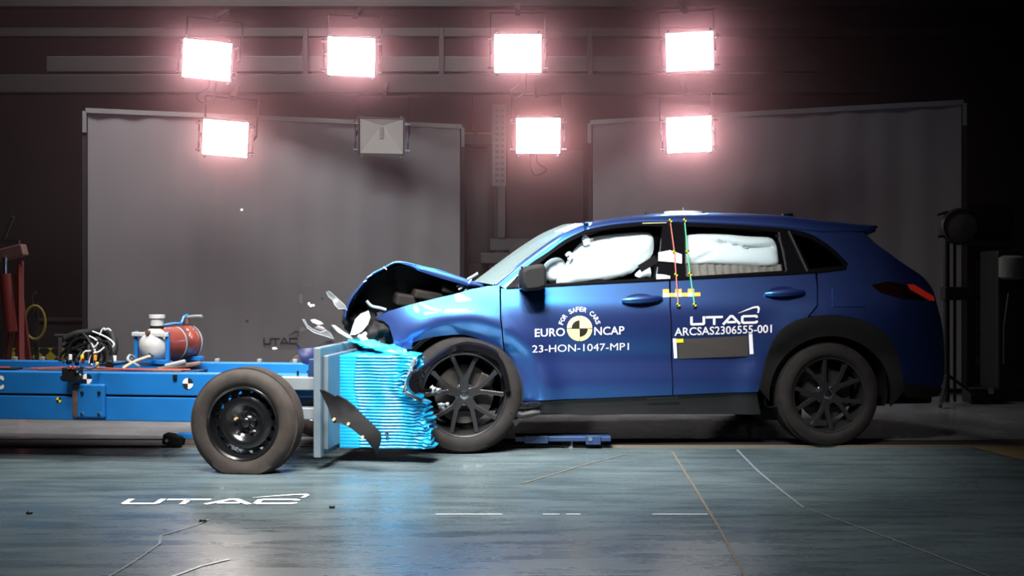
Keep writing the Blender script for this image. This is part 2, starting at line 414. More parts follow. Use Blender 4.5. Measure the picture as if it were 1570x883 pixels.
# floor lettering
V, Fc = mark2d()
a0, a1 = on_floor(183, 774), on_floor(452, 774)
s = (a1.x-a0.x)/7.0
tag(flat('floor_lettering', V, Fc, lambda x, y: (a0.x+x*s, a0.y+y*s*1.08, .004), M['floor_ink']), 'white angular lettering with a swoosh painted on the blue floor', 'floor lettering', kind='thing')

# backdrop screens
def backdrop(P0, P1, z0, z1, label, name='backdrop_screen', bar_l=True, letters=None):
    P0, P1 = Vector(P0), Vector(P1); d = P1-P0; L = d.length; a = math.atan2(d.y, d.x)
    t = thing(name, label, 'backdrop screen', (P0.x, P0.y, 0), a); t['kind'] = 'thing'
    n = 40; V = []; Fc = []
    for i in range(n+1):
        x = L*i/n; y = .012*math.sin(i*1.7)+.008*math.sin(i*.61)
        zt = z0+(z1-z0)*i/n
        V += [(x, y, .05), (x, y, zt*.5), (x, y, zt), (x, y+.03, .05), (x, y+.03, zt*.5), (x, y+.03, zt)]
    for i in range(n):
        for r in (0, 1): Fc += [(i*6+r, i*6+6+r, i*6+7+r, i*6+1+r), (i*6+3+r, i*6+4+r, i*6+10+r, i*6+9+r)]
        Fc += [(i*6+2, i*6+8, i*6+11, i*6+5), (i*6, i*6+3, i*6+9, i*6+6)]
    MB().add(V, Fc).build('fabric', M['screen'], t, True)
    MB().bar((-.02, -.01, z0), (L+.02, -.01, z1), .05, .05).build('top_rail', M['screen_bar'], t)
    for x, z in ((-.03, z0), (L+.03, z1)):
        MB().box((x, .01, z/2), (.045, .045, z)).build('upright', M['dark'], t)
        MB().box((x, -.02, z-.12), (.04, .03, .22)).build('corner_clamp', M['screen_bar'], t)
        MB().box((x, .05, .02), (.06, .7, .04)).build('foot', M['dark'], t)
    return t
scr = backdrop((-4.40, 11.5), (-.60, 12.7), 2.88, 2.88, 'grey fabric backdrop screen behind the blue trolley and the crumpled bonnet')
V, Fc = mark2d(); 
flat('printed_mark', V, Fc, lambda x, y: (1.78+x*.052, -.032, .42+y*.075), M['screen_ink'], scr)
backdrop((.90, 12.36), (4.45, 10.98), 2.88, 2.88, 'grey fabric backdrop screen behind the car roof and tail')

# gantry that carries the lamps
def beam(v0, v1, D, x0, x1, m, label, dy=.12, name='gantry_beam'):
    z0, z1 = CAM_H-(v1-V0)*D/F_PX, CAM_H-(v0-V0)*D/F_PX
    o = MB().box(((x0+x1)/2, D+dy/2, (z0+z1)/2), (x1-x0, dy, z1-z0)).build(name, m, bevel=.008)
    o['kind'] = 'thing'
    return tag(o, label, 'steel beam', 'gantry beams behind the lamps')
beam(86, 110, 11.9, -5.0, 3.4, M['mid'], 'grey flat beam directly behind the upper row of lamps', .10)
beam(114, 142, 11.7, -8.6, 3.9, M['dark'], 'dark deep beam running under the upper row of lamps', .16)
beam(42, 56, 12.2, -8.8, 8.8, M['dark'], 'slim dark beam level with the tops of the upper lamps', .10)
beam(-8, 10, 12.0, -8.8, 8.8, M['dark'], 'topmost dark beam above all the lamps', .14)
for u, lab in ((468, 'slim upright gantry post between the first and second upper lamps'), (677, 'slim upright gantry post between the second and third upper lamps'), (905, 'slim upright gantry post between the third and fourth upper lamps')):
    a = at(u, 42, 11.85); b = at(u, 114.5, 11.7)
    o = MB().box(((a.x), 11.88, (a.z+b.z)/2), (.055, .05, a.z-b.z)).build('gantry_post', M['dark'], bevel=.006); tag(o, lab, 'steel post', kind='thing')
for x in (-8.2, 8.2):
    o = MB().box((x, 12.07, 2.04), (.25, .25, 4.08)).box((x, 12.0, .02), (.5, .5, .04)).build('support_column', M['dark'], bevel=.01)
    tag(o, 'dark square column carrying the %s end of the lamp gantry' % ('trolley' if x < 0 else 'tail'), 'steel column', kind='thing')

# gap between the screens: dark door leaves, perforated mast, grey machine
for u0, u1, lab in ((712, 770, 'narrow dark steel door leaf behind the mast'), (776, 895, 'wide dark steel door leaf between the backdrop screens')):
    a, b = at(u0, 228, 13.6), at(u1, 600, 13.6)
    t = thing('hall_door_leaf', lab, 'door leaf', ((a.x+b.x)/2, 13.6, 0)); t['kind'] = 'thing'
    MB().box((0, .03, a.z/2), (b.x-a.x, .06, a.z)).build('leaf', mat('brown_black_door', (.035, .026, .026), .6), t, bevel=.01)
    MB().box(((b.x-a.x)*.40, -.01, 1.05), (.03, .05, .16)).build('handle', M['mid'], t, bevel=.006)
    MB().box((0, -.005, a.z*.5), (b.x-a.x-.12, .02, .06)).build('cross_rail', M['dark'], t, bevel=.004)
t = thing('perforated_mast', 'perforated grey mast standing on a machine base between the backdrop screens', 'mast', (at(766, 300, 12.9).x, 12.9, 0)); t['kind'] = 'thing'
def zz(v, D): return CAM_H-(v-V0)*D/F_PX
hol = []
z0, z1 = zz(285, 12.9), zz(160, 12.9)
for r in range(13):
    for c in range(2):
        cx, cz = -.032+c*.064, z0+.04+r*(z1-z0-.06)/13
        hol.append([(cx-.018, cz), (cx+.018, cz), (cx+.018, cz+.035), (cx-.018, cz+.035)])
P, T, _ = triangulate([(-.085, z0), (.075, z0), (.075, z1), (-.085, z1)], hol, .08)
sheet('perforated_rail', P, T, lambda x, z: (x, 0, z), M['lamp_body'], t, .03, smooth=False)
MB().box((-.005, .04, z1/2), (.11, .05, z1)).build('mast_back', M['dark'], t)
MB().box((.02, .01, (zz(365, 12.9)+z0)/2), (.10, .06, z0-zz(365, 12.9))).build('lower_tube', M['mid'], t, bevel=.01)
zb = zz(363, 12.9)
MB().box((.18, .2, zb-.09), (.60, .4, .15)).build('upper_table', M['mid'], t, bevel=.015)
MB().box((.10, .2, zb-.25), (.66, .44, .13)).build('lower_table', M['mid'], t, bevel=.015)
MB().box((.12, .2, (zb-.32)/2), (.5, .36, zb-.32)).build('base_cabinet', M['dark'], t, bevel=.02)
t = thing('idle_drum', 'dark round drum beside the grey machine base behind the windscreen', 'drum', (at(808, 400, 12.3).x, 12.3, 0)); t['kind'] = 'thing'
zc = zz(396, 12.3)
MB().lathe([(-.10, .0), (-.10, .18), (-.08, .215), (.08, .215), (.10, .18), (.10, 0)], (0, 0, zc)).build('drum', M['dark'], t, True)
MB().lathe([(-.12, .0), (-.12, .05), (-.10, .06)], (0, 0, zc), n=20).build('hub', M['mid'], t, True)
MB().bar((-.16, .13, 0), (-.02, .13, zc), .05, .05).bar((.16, .13, 0), (.02, .13, zc), .05, .05).box((0, .13, .02), (.5, .3, .04)).build('stand', M['dark'], t)
a = at(725, 200, 13.0)
t = thing('red_hoist_hook', 'red conical hoist hook hanging above the orange-edged box', 'hoist hook', (a.x, 13.0, a.z)); t['kind'] = 'thing'
MB().lathe([(0, .0), (.0, .03), (.30, .012), (.30, 0)], (0, 0, 0), (0, 0, 1), 16).build('cone', M['red'], t, True)
MB().tube([(0, 0, .28), (0, 0, 1.4)], .008).build('chain', M['dark'], t)
MB().tube([(.0+.05*math.cos(q), 0, -.05+.05*math.sin(q)) for q in np.linspace(1.5, -3.2, 12)], .012).build('hook', M['mid'], t, True)
a, b = at(706, 203, 13.3), at(757, 222, 13.3)
t = thing('wall_cabinet_box', 'dark box with orange edges on the wall frame above the narrow door', 'box', ((a.x+b.x)/2, 13.3, 0)); t['kind'] = 'thing'
MB().box((0, .1, (a.z+b.z)/2), (b.x-a.x, .2, a.z-b.z)).build('box', M['dark'], t, bevel=.01)
MB().box((0, -.004, a.z-.01), (b.x-a.x, .01, .02)).build('edge_strip', mat('dull_orange_edge', (.22, .09, .02), .6), t)
MB().box((-.15, .12, b.z/2), (.06, .1, b.z)).box((.15, .12, b.z/2), (.06, .1, b.z)).build('post', M['dark'], t)

# dark items on the far side by the trolley: red stand, hazard-striped barrier
t = thing('red_lifting_stand', 'red steel tripod stand with a grey head behind the trolley', 'lifting stand', (at(28, 560, 9.6).x, 9.6, 0)); t['kind'] = 'thing'
S9 = 9.6/F_PX
def q9(u, v, dy=0): return ((u-28)*S9, dy, zz(v, 9.6))
MB().bar((0, 0, 0), q9(31, 400), .05, .05).build('mast', M['red'], t, bevel=.006)
for u0, v0, dyy, u1, v1 in ((52, 560, -.25, 32, 405, ), (-14, 560, .25, 20, 492), (24, 560, .35, 27, 420)):
    p = q9(u0, v0, dyy); MB().bar((p[0]*1.15, dyy*1.1, 0), q9(u1, v1), .045, .045).build('leg', M['red'], t, bevel=.006)
MB().cyl(q9(14, 420, -.08), q9(24, 508, -.08), .05, 14).build('cylinder', M['red'], t, True)
MB().cyl(q9(14, 395, -.08), q9(14, 422, -.08), .02, 12).build('piston_rod', M['chrome'], t, True)
MB().box(q9(16, 388), (.26, .12, .10), (0, R(-14), 0)).build('head', mat('worn_red_grey', (.12, .05, .045), .6), t, bevel=.01)
MB().bar(q9(-20, 368), q9(30, 371), .03, .03).bar(q9(4, 370), q9(20, 332), .025, .025).build('top_bar', M['mid'], t)
def hazard_mat():
    m = bpy.data.materials.new('hazard_stripes'); m.use_nodes = True; nt = m.node_tree; b = nt.nodes['Principled BSDF']
    tc = nt.nodes.new('ShaderNodeTexCoord'); ck = nt.nodes.new('ShaderNodeTexChecker'); ck.inputs['Scale'].default_value = 11
    ck.inputs['Color1'].default_value = (.35, .25, .01, 1); ck.inputs['Color2'].default_value = (.01, .01, .01, 1)
    mp = nt.nodes.new('ShaderNodeMapping'); mp.inputs['Rotation'].default_value = (0, R(45), 0)
    nt.links.new(tc.outputs['Object'], mp.inputs[0]); nt.links.new(mp.outputs[0], ck.inputs['Vector']); nt.links.new(ck.outputs[0], b.inputs['Base Color']); return m
M['hazard'] = hazard_mat()
t = thing('hazard_barrier', 'low barrier rail with yellow and black stripes behind the red stand', 'barrier', (at(60, 560, 11.6).x, 11.6, 0)); t['kind'] = 'thing'
MB().box((0, 0, zz(543, 11.6)), (.70, .05, .13)).build('rail', M['hazard'], t)
for x in (-.3, .3): MB().box((x, .04, .2), (.05, .05, .4)).box((x, .04, .02), (.08, .3, .04)).build('post', M['dark'], t)
t = thing('tool_trolley', 'black low workshop cart between the red stand and the backdrop screen', 'cart', (at(98, 540, 12.2).x, 12.2, 0)); t['kind'] = 'thing'
MB().box((0, .2, .38), (.62, .4, .55)).build('cabinet', M['dark'], t, bevel=.02)
MB().box((0, .2, .68), (.66, .44, .04)).build('lid', M['dark'], t, bevel=.01)
MB().tube([(-.31, 0, .7), (-.34, -.02, .95), (-.30, 0, 1.0)], .014).build('handle', M['dark'], t, True)
for x in (-.24, .24): MB().lathe([(-.02, 0), (-.02, .06), (.02, .06), (.02, 0)], (x, .05, .06), n=20).build('caster', M['under'], t, True)
t = thing('hose_reel_stand', 'yellow hose hung on a thin dark stand beside the red stand', 'hose', (at(55, 500, 10.6).x, 10.6, 0)); t['kind'] = 'thing'
MB().box((0, .02, .45), (.03, .03, .9)).box((0, .02, .015), (.3, .3, .03)).build('stand', M['dark'], t)
MB().tube([(.10*math.cos(q)-.0, -.02, .72+.16*math.sin(q)) for q in np.linspace(0, 6.28, 24)][:-1], .012, closed=True).build('hose', mat('dull_yellow_hose', (.22, .15, .01), .6), t, True)

# dark rigs behind the car's tail: round lamp on a stand, blue fan drum, cabinet
t = thing('idle_stage_lamp', 'unlit round-lensed black lamp on a pole stand behind the car tail', 'stage lamp', (at(1455, 600, 9.9).x, 9.9, 0)); t['kind'] = 'thing'
S8 = 9.9/F_PX
zl = zz(347, 9.9)
MB().cyl((-.0, .06, .03), (0, .06, zl-.10), .028, 14).build('pole', M['dark'], t, True)
MB().cyl((.075, .06, .03), (.075, .06, zl-.14), .014, 10).build('brace_pole', M['dark'], t, True)
for q in (0, 2.1, 4.2): MB().bar((0, .06, .28), (.36*math.cos(q), .06+.36*math.sin(q), .02), .025, .025).build('leg', M['dark'], t)
hx = (1470-1455)*S8
MB().lathe([(0, .15), (.02, .165), (.10, .165), (.30, .13), (.36, .06), (.36, 0)], (hx, -.05, zl), (.15, 1, 0), 32).build('housing', M['dark'], t, True)
MB().lathe([(-.012, 0), (.0, .08), (.012, .145)], (hx, -.04, zl), (.15, 1, 0), 32).build('lens', mat('dark_round_lens', (.10, .09, .085), .25, 0, .4), t, True)
MB().bar((hx-.19, 0, zl+.10), (hx-.10, 0, zl+.13), .03, .02).bar((hx-.19, 0, zl-.09), (hx-.10, 0, zl-.09), .03, .02).build('bracket', M['dark'], t)
MB().box((.09, .05, zz(450, 9.9)), (.26, .12, .12)).build('ballast_box', M['dark'], t, bevel=.01)
t = thing('fan_drum', 'dark blue drum fan on a black rack behind the unlit round lamp', 'fan', (at(1515, 600, 11.6).x, 11.6, 0)); t['kind'] = 'thing'
zf = zz(340, 11.6)
MB().lathe([(-.18, .0), (-.18, .17), (-.16, .20), (.16, .20), (.18, .17), (.18, 0)], (0, 0, zf), (1, .25, 0), 32).build('drum', M['dk_blue'], t, True)
MB().box((-.02, 0, zf-.33), (.46, .24, .16)).build('cradle', M['dk_blue'], t, bevel=.015)
for x in (-.2, .2): MB().box((x, 0, (zf-.41)/2), (.06, .2, zf-.41)).build('leg', M['dark'], t)
MB().box((0, 0, .55), (.36, .22, .05)).box((0, 0, .95), (.36, .22, .05)).build('shelf', M['dark'], t)
t = thing('equipment_rack', 'black equipment rack at the dark edge behind the blue drum', 'rack', (at(1575, 600, 10.2).x, 10.2, 0)); t['kind'] = 'thing'
MB().box((0, .25, .75), (.5, .4, 1.3)).build('cabinet', M['dark'], t, bevel=.02)
MB().lathe([(0, .0), (.0, .10), (.02, .13), (.20, .13), (.22, .10), (.22, 0)], (-.12, .1, zz(425, 10.2)-.02), (0, 0, 1), 24).build('canister', mat('pale_canister', (.3, .3, .27), .5), t, True)
MB().box((0, .25, .05), (.56, .46, .1)).build('plinth', M['dark'], t)
MB().tube([(-.20, .03, .35), (-.21, 0, .7), (-.16, .02, 1.0)], .012).build('cable', M['mid'], t, True)
t = thing('floor_block', 'small dark ballast block with a bright corner on the floor behind the car tail', 'block', tuple(on_floor(1505, 618))); t['kind'] = 'thing'
MB().box((0, 0, .07), (.28, .2, .14)).build('block', M['dark'], t, bevel=.01)
MB().box((.04, -.105, .12), (.05, .015, .05)).build('latch', M['chrome'], t, bevel=.004)

# blue skate on the guide channel under the car, chock at the end of the rail behind the trolley wheel
t = thing('blue_guide_skate', 'low blue steel skate on the guide channel below the front door', 'skate', tuple(on_floor(868, 688))); t['kind'] = 'thing'
MB().box((-.02, .08, .065), (.64, .16, .035)).build('body', M['dk_blue'], t, bevel=.006)
MB().box((-.20, -.004, .062), (.16, .02, .05)).build('side_plate', M['dk_blue'], t, bevel=.004); MB().box((.18, -.004, .058), (.10, .02, .06)).build('side_plate', M['dk_blue'], t, bevel=.004)
for x in (-.22, .0, .22): MB().lathe([(-.02, 0), (-.02, .035), (.02, .035), (.02, 0)], (x, .05, .038), n=20).build('roller', M['under'], t, True)
MB().cyl((.16, -.02, .066), (.16, .0, .066), .014, 12).build('bolt', M['chrome'], t)
MB().box((.02, .06, .03), (.05, .05, .06)).build('guide_pin', M['steel'], t)
t = thing('rail_end_chock', 'black and blue chock at the end of the floor rail beside the trolley tyre', 'chock', tuple(on_floor(268, 688))); t['kind'] = 'thing'
MB().box((-.03, .08, .05), (.13, .10, .07), (0, R(10), 0)).build('block', M['under'], t, bevel=.01)
MB().box((.06, .10, .075), (.14, .06, .035)).build('arm', M['t_blue'], t, bevel=.006)
MB().cyl((-.06, .02, .05), (-.06, .035, .05), .012, 12).build('bolt', M['chrome'], t)

# ------------------------------------------------------------------ floodlights on the gantry
def floodlight(u, v, D, label, roll, yaw, lit, wpx=76, hpx=58, cord=0):
    p = at(u, v, D); wd, ht = wpx*D/F_PX, hpx*D/F_PX
    t = thing('floodlight', label, 'floodlight', p, 0, 'floodlights on the gantry')
    t.rotation_euler = (R(12), R(roll), R(yaw)); m = {0: M['lamp_off'], 1: M['lamp_on'], 2: M['lamp_on_warm']}[lit]
    hw, hh = wd/2, ht/2
    # tapered housing behind the lens
    MB().add([(-hw, 0, -hh), (hw, 0, -hh), (hw, 0, hh), (-hw, 0, hh), (-hw*.5, .26, -hh*.5), (hw*.5, .26, -hh*.5), (hw*.5, .26, hh*.6), (-hw*.5, .26, hh*.6)],
        [(0, 1, 5, 4), (1, 2, 6, 5), (2, 3, 7, 6), (3, 0, 4, 7), (4, 5, 6, 7)]).build('housing', M['lamp_body'], t)
    if lit:
        MB().box((0, -.008, 0), (wd*.94, .016, ht*.94)).build('lens', m, t)
    else:
        V = [(-hw*.94, 0, -hh*.94), (hw*.94, 0, -hh*.94), (hw*.94, 0, hh*.94), (-hw*.94, 0, hh*.94), (-.01, .11, hh*.55), (.01, .11, hh*.55)]
        MB().add(V, [(0, 1, 5, 4), (1, 2, 5), (2, 3, 4, 5), (3, 0, 4)]).build('reflector', m, t)
        MB().cyl((0, .03, -hh*.1), (0, .03, hh*.5), .02, 10).build('bulb', mat('frosted_bulb', (.6, .55, .5), .3), t, True)
        MB().box((0, -.006, 0), (wd*.96, .006, ht*.96)).build('front_glass', M['lamp_glass'], t)
    f = MB()
    for s in (-1, 1): f.box((s*hw, -.01, 0), (.012, .03, ht)).box((0, -.01, s*hh), (wd, .03, .012))
    f.build('frame', M['lamp_body'], t)
    for sx in (-1, 1):
        MB().box((sx*(hw+.035), .02, 0), (.012, .05, ht*.86)).build('side_bracket', M['dark'], t)
        MB().box((sx*(hw+.034), -.012, 0), (.008, .012, ht*.30)).build('bracket_slot', M['chrome'], t)
        for sz in (-1, 1): MB().box((sx*(hw+.028), -.012, sz*ht*.36), (.06, .025, .022)).build('clip', M['chrome'], t, bevel=.004)
        for sz in (-1, 1): MB().box((sx*hw*.86, -.014, sz*(hh+.012)), (.022, .02, .022)).build('corner_catch', M['chrome'], t, bevel=.004)
    y = MB(); top = hh+.20
    for sx in (-1, 1): y.bar((sx*(hw+.035), .03, 0), (sx*(hw+.035), .34, .02), .012, .03).bar((sx*(hw+.035), .33, 0), (sx*(hw+.035), .36, top), .012, .03)
    y.bar((-hw-.04, .36, top), (hw+.04, .36, top), .03, .015).bar((0, .36, top), (0, 1.0*(.70 if v > 150 else 1.2), top+.10), .05, .05)
    y.build('yoke', M['under'], t)
    if cord:
        MB().tube(catmull([(.02*cord, .1, -hh), (.0, .08, -hh-.10), (-.09*cord, .08, -hh-.17), (-.02, .08, -hh-.23), (.07*cord, .08, -hh-.16), (.08*cord, .1, -hh-.04), (.12*cord, .2, hh)], 5), .009).build('power_cable', M['mid'], t, True)
    return t
LAMPS = ((318, 92, 10.6, 'lit floodlight leaning sideways, first in the upper row above the trolley tank', 5, 8, 1, 1),
 (539, 87, 10.6, 'lit floodlight in the upper row nearest to being above the unlit lamp', 2, 4, 1, 0),
 (794, 82, 10.6, 'lit floodlight in the upper row above the perforated mast', 0, 0, 1, 1),
 (1057, 79, 10.6, 'lit floodlight at the tail end of the upper row', -2, -5, 1, 0),
 (346, 212, 11.1, 'lit floodlight in the lower row in front of the trolley-side backdrop screen', 4, 7, 2, 0),
 (585, 209, 11.1, 'unlit floodlight with visible reflector in the lower row', 1, 3, 0, 0),
 (825, 208, 11.1, 'lit floodlight in the lower row beside the perforated mast', 0, 0, 2, -1),
 (1056, 206, 11.1, 'lit floodlight in the lower row in front of the tail-side backdrop screen', -2, -5, 1, 0))
for u, v, D, lab, ro, ya, lit, cord in LAMPS:
    floodlight(u, v, D, lab, ro, ya, lit, 74 if v < 150 else 70, 60 if v < 150 else 56, cord)

# ------------------------------------------------------------------ wheels
def tyre_mb(c, Ro, Ri, wd, flat_z=None, n=64, bulge=.0):
    """closed tyre section round the local y axis, outer sidewall at y=0, flattened where it meets flat_z"""
    h = Ro-Ri
    prof = [(.035, Ri), (.012, Ri+.08*h), (.0, Ri+.35*h), (.002, Ri+.6*h), (.014, Ri+.84*h), (.034, Ro-.012)]
    tr = [(.040, Ro-.004)]
    gx = np.linspace(.045, wd-.045, 5)
    for k, g in enumerate(gx): tr += [(g-.007, Ro), (g-.006, Ro-.008), (g+.006, Ro-.008), (g+.007, Ro)]
    tr += [(wd-.040, Ro-.004)]
    prof += tr + [(wd-.034, Ro-.012), (wd-.014, Ro-.16*h), (wd-.002, Ro-.4*h), (wd, Ri+.35*h), (wd-.012, Ri+.08*h), (wd-.035, Ri), (.035, Ri)]
    mb = MB().lathe(prof, c, (0, 1, 0), n)
    if flat_z is not None:
        V = []
        for x, y, z in mb.v:
            if z < flat_z+.05:
                d = max(0, flat_z+.05-z); k = d/.10
                y += (y-wd/2)/(wd/2)*.10*k*(wd/2)*bulge*4
                z = max(z, flat_z+.0) if z > flat_z else flat_z
                x = c[0]+(x-c[0])*(1+.03*k)
            V.append((x, y, z))
        mb.v = V
    return mb
def steel_wheel(root, c, Ro, wd, flat_z=None, flip=False, name='wheel'):
    """pressed black steel disc wheel: c = centre of the outer tyre face"""
    rr = Ro*.655
    sg = -1 if flip else 1
    X = lambda p: (c[0]+p[0], c[1]+sg*p[1], c[2]+p[2])
    holes = []
    for k in range(16):
        a = 2*math.pi*(k+.5)/16; holes.append([(rr*.80*math.cos(a)+rr*.052*math.cos(b), rr*.80*math.sin(a)+rr*.075*math.sin(b)) for b in np.linspace(0, 2*math.pi, 11)[:-1]])
    circ = lambda q, n=56: [(q*math.cos(b), q*math.sin(b)) for b in np.linspace(0, 2*math.pi, n+1)[:-1]]
    P, T, _ = triangulate(circ(rr*.93), holes, rr*.075)
    prr = [0, .16, .2, .30, .36, .50, .62, .72, .80, .88, .93]; pry = [.072, .072, .088, .090, .082, .052, .046, .054, .066, .078, .075]
    fn = lambda x, z: X((x, float(np.interp(math.hypot(x, z)/rr, prr, pry)), z))
    o = sheet(name, P, T, fn, M['steel_rim'], root, .006*sg)
    tb = tyre_mb((0, 0, 0), Ro, rr, wd, None if flat_z is None else flat_z-c[2], bulge=1.0)
    tb.build('tyre', M['rubber_dusty'], o, True, xf=X, angle=50)
    MB().lathe([(.028, rr*.985), (.014, rr*1.03), (.010, rr*1.01), (.018, rr*.95), (.05, rr*.92), (.12, rr*.88), (wd-.05, rr*.9), (wd-.03, rr)], n=56).build('rim_barrel', M['steel_rim'], o, True, xf=X)
    MB().lathe([(.050, 0), (.050, rr*.08), (.058, rr*.13), (.085, rr*.15)], n=24).build('hub_dome', M['steel_rim'], o, True, xf=X)
    MB().lathe([(.105, 0), (.105, rr*.80), (.17, rr*.80), (.17, 0)], n=40).build('brake_drum', M['under'], o, True, xf=X)
    for k in range(5):
        a = 2*math.pi*k/5+.3
        MB().lathe([(.060, 0), (.060, .009), (.088, .010)], (rr*.30*math.cos(a), 0, rr*.30*math.sin(a)), n=6).build('wheel_nut', M['hose'] if k == 2 else M['chrome'], o, xf=X)
    return o

# ------------------------------------------------------------------ the blue trolley with its crushable barrier
TF = Frame(at(370, 651, 6.41).x, 6.41, R(-7))
tr = thing('impact_trolley', 'long blue impact trolley carrying a crushed cyan honeycomb barrier, on dusty black-rimmed wheels', 'trolley', TF.o, TF.a)
def tp(u, v, c): x, z = TF.hit(u, v, c); return Vector((x, c, z))
WZ = tp(370, 650, 0).z
WR = .322
steel_wheel(tr, (0, 0, WZ), WR, .20, .004)
steel_wheel(tr, (0, 1.70, WR), WR, .20, None, True)
for y, fl in ((0, False), (1.70, True)): steel_wheel(tr, (-3.0, y, WR), WR, .20, None, fl)
for x in (0, -3.0): MB().cyl((x, .16, WR), (x, 1.54, WR), .04, 16).build('axle', M['under'], tr, True)
# side beams: upper and lower blue girder each side
CB = .34
zt, zm, zb = tp(150, 571, CB).z, tp(150, 606.5, CB).z, tp(150, 645, CB).z
for k, y in enumerate((CB+.05, 1.26)):
    MB().box((-1.9, y, (zt+zm)/2+.003), (4.5, .10, zt-zm-.006)).build('upper_girder', M['t_blue'], tr, bevel=.006)
    MB().box((-2.1, y, (zm+zb)/2-.003), (4.1, .10, zm-zb-.006)).build('lower_girder', M['t_blue'], tr, bevel=.006)
    MB().box((-2.0, y, zm), (3.9, .07, .014)).build('girder_gap_strip', M['under'], tr)
for x in (-3.6, -2.75, -1.75, -.9, .2): MB().box((x, (CB+1.26)/2+.02, (zt+zm)/2-.02), (.10, 1.26-CB-.12, .10)).build('cross_member', M['t_blue'], tr, bevel=.006)
MB().box((-2.2, (CB+1.26)/2+.02, zt-.05), (3.0, 1.26-CB-.10, .012)).build('deck_plate', M['dk_blue'], tr)
for x0, x1, y, m, nm in ((-2.45, -1.66, CB+.08, 'under', 'cover_plate'), (-1.50, -.55, CB+.07, 'rust', 'cover_plate')):
    MB().box(((x0+x1)/2, y+.06, zt+.006), (x1-x0, .10, .012)).build(nm, M[m], tr, bevel=.003)
for pts in ([(-2.6, .44, zt+.012), (-2.3, .46, zt+.02), (-2.0, .44, zt+.013), (-1.7, .45, zt+.016)], [(-1.55, .43, zt+.012), (-1.2, .46, zt+.02), (-.9, .42, zt+.014), (-.5, .45, zt+.013)]):
    MB().tube(catmull(pts, 6), .006).build('red_hose', M['redtape'], tr, True)
# access plate with bolts, lug and painted letters on the near girder
p0, p1 = tp(117, 589, CB-.04), tp(159, 641, CB-.04)
pl = MB().box(((p0.x+p1.x)/2, CB-.02, (p0.z+p1.z)/2), (p1.x-p0.x, .035, p0.z-p1.z)).build('access_plate', M['t_blue'], tr, bevel=.01)
MB().box((p0.x-.012, CB-.022, (p0.z+p1.z)/2), (.035, .04, p0.z-p1.z+.006)).build('side_strap', M['rust'], pl, bevel=.008)
for u, v in ((126, 602), (152, 602), (126, 635), (152, 635)):
    q = tp(u, v, CB-.04); MB().cyl((q.x, CB-.05, q.z), (q.x, CB-.03, q.z), .010, 6).build('bolt', M['chrome'] if v > 610 else M['under'], pl)
V, Fc = mark2d(False); q = tp(7, 597, CB-.004); q2 = tp(7, 576, CB-.004); h = q2.z-q.z
flat('lettering', V, Fc, lambda x, y: (q.x-(7.1-x)*h*.72, CB-.005, q.z+y*h), M['white'], tr)
def target(root, u, v, r, fnp, c1, c2, name='target_mark'):
    p = fnp(u, v)
    a = disc2d(24, ((0, 1), (2, 1))); b = disc2d(24, ((1, 1), (3, 1)))
    o = flat(name, a[0], a[1], lambda x, y: (p[0]+x*r, p[1], p[2]+y*r), M[c1], root)
    flat('quadrant', b[0], b[1], lambda x, y: (p[0]+x*r, p[1], p[2]+y*r), M[c2], o)
for u, v, r, a, b in ((133, 581, .034, 'black', 'white'), (288, 588, .034, 'black', 'white'), (90, 613, .018, 'black', 'yellow')):
    target(tr, u, v, r, lambda u, v: tp(u, v, CB-.004), a, b)
for u, v in ((94, 578),):
    q = tp(u, v, CB-.004); MB().cyl((q.x, CB-.01, q.z), (q.x, CB, q.z), .006, 10).build('rivet', M['chrome'], tr)
for u, v in ((268, 578),):
    q = tp(u, v, CB-.01); MB().box((q.x, CB-.008, q.z), (.025, .016, .03)).build('lug', M['under'], tr, bevel=.004)
# lugs along the deck edges
for u in (18, 60, 200, 330, 395, 450):
    q = tp(u, 556, 1.20); MB().box((q.x, 1.24, zt+.012), (.03, .03, .03)).build('lug', M['steel'], tr, bevel=.004)
# grey back plate and arms
PX = tp(486, 618, .17).x
zp1, zp0 = tp(485, 533, .17).z, tp(485, 702, .17).z
bpz = MB().box((PX, .86, (zp0+zp1)/2), (.045, 1.38, zp1-zp0)).build('barrier_plate', M['plate'], tr, bevel=.006)
MB().box((PX+.035, .86, (zp0+zp1)/2-.005), (.03, 1.26, zp1-zp0-.09)).build('inner_plate', M['plate'], bpz, bevel=.006)
for u0, v0, v1, u1 in ((428, 578, 598, 486), (446, 625, 643, 486)):
    a, b = tp(u0, (v0+v1)/2, .28), tp(u1, (v0+v1)/2, .28)
    MB().box(((a.x+b.x)/2-.0, .31, (a.z+b.z)/2), (b.x-a.x, .09, tp(u0, v0, .28).z-tp(u0, v1, .28).z)).build('plate_arm', M['steel'], tr, bevel=.006)
for y in (.31, 1.30):
    a, b = tp(432, 578, .30), tp(449, 645, .30)
    MB().box(((a.x+b.x)/2, y+.04, (a.z+b.z)/2), (.07, .06, a.z-b.z)).build('arm_post', M['steel'], tr, bevel=.006)
for y in (.6, 1.05): MB().box((PX-.18, y, .48), (.30, .08, .08)).build('load_cell', M['under'], tr, bevel=.01)
MB().box((PX-.30, .85, .40), (.12, 1.0, .14)).build('front_cross_member', M['t_blue'], tr, bevel=.01)
q = tp(468, 580, .30)
MB().box((PX-.05, .30, zt+.05), (.07, .06, .10)).build('blue_stop', M['dk_blue'], tr, bevel=.006)
for u in (455, 472):
    q = tp(u, 574, .28); MB().cyl((q.x, .30, q.z-.02), (q.x, .30, q.z+.02), .007, 8).build('stud', M['chrome'], tr)

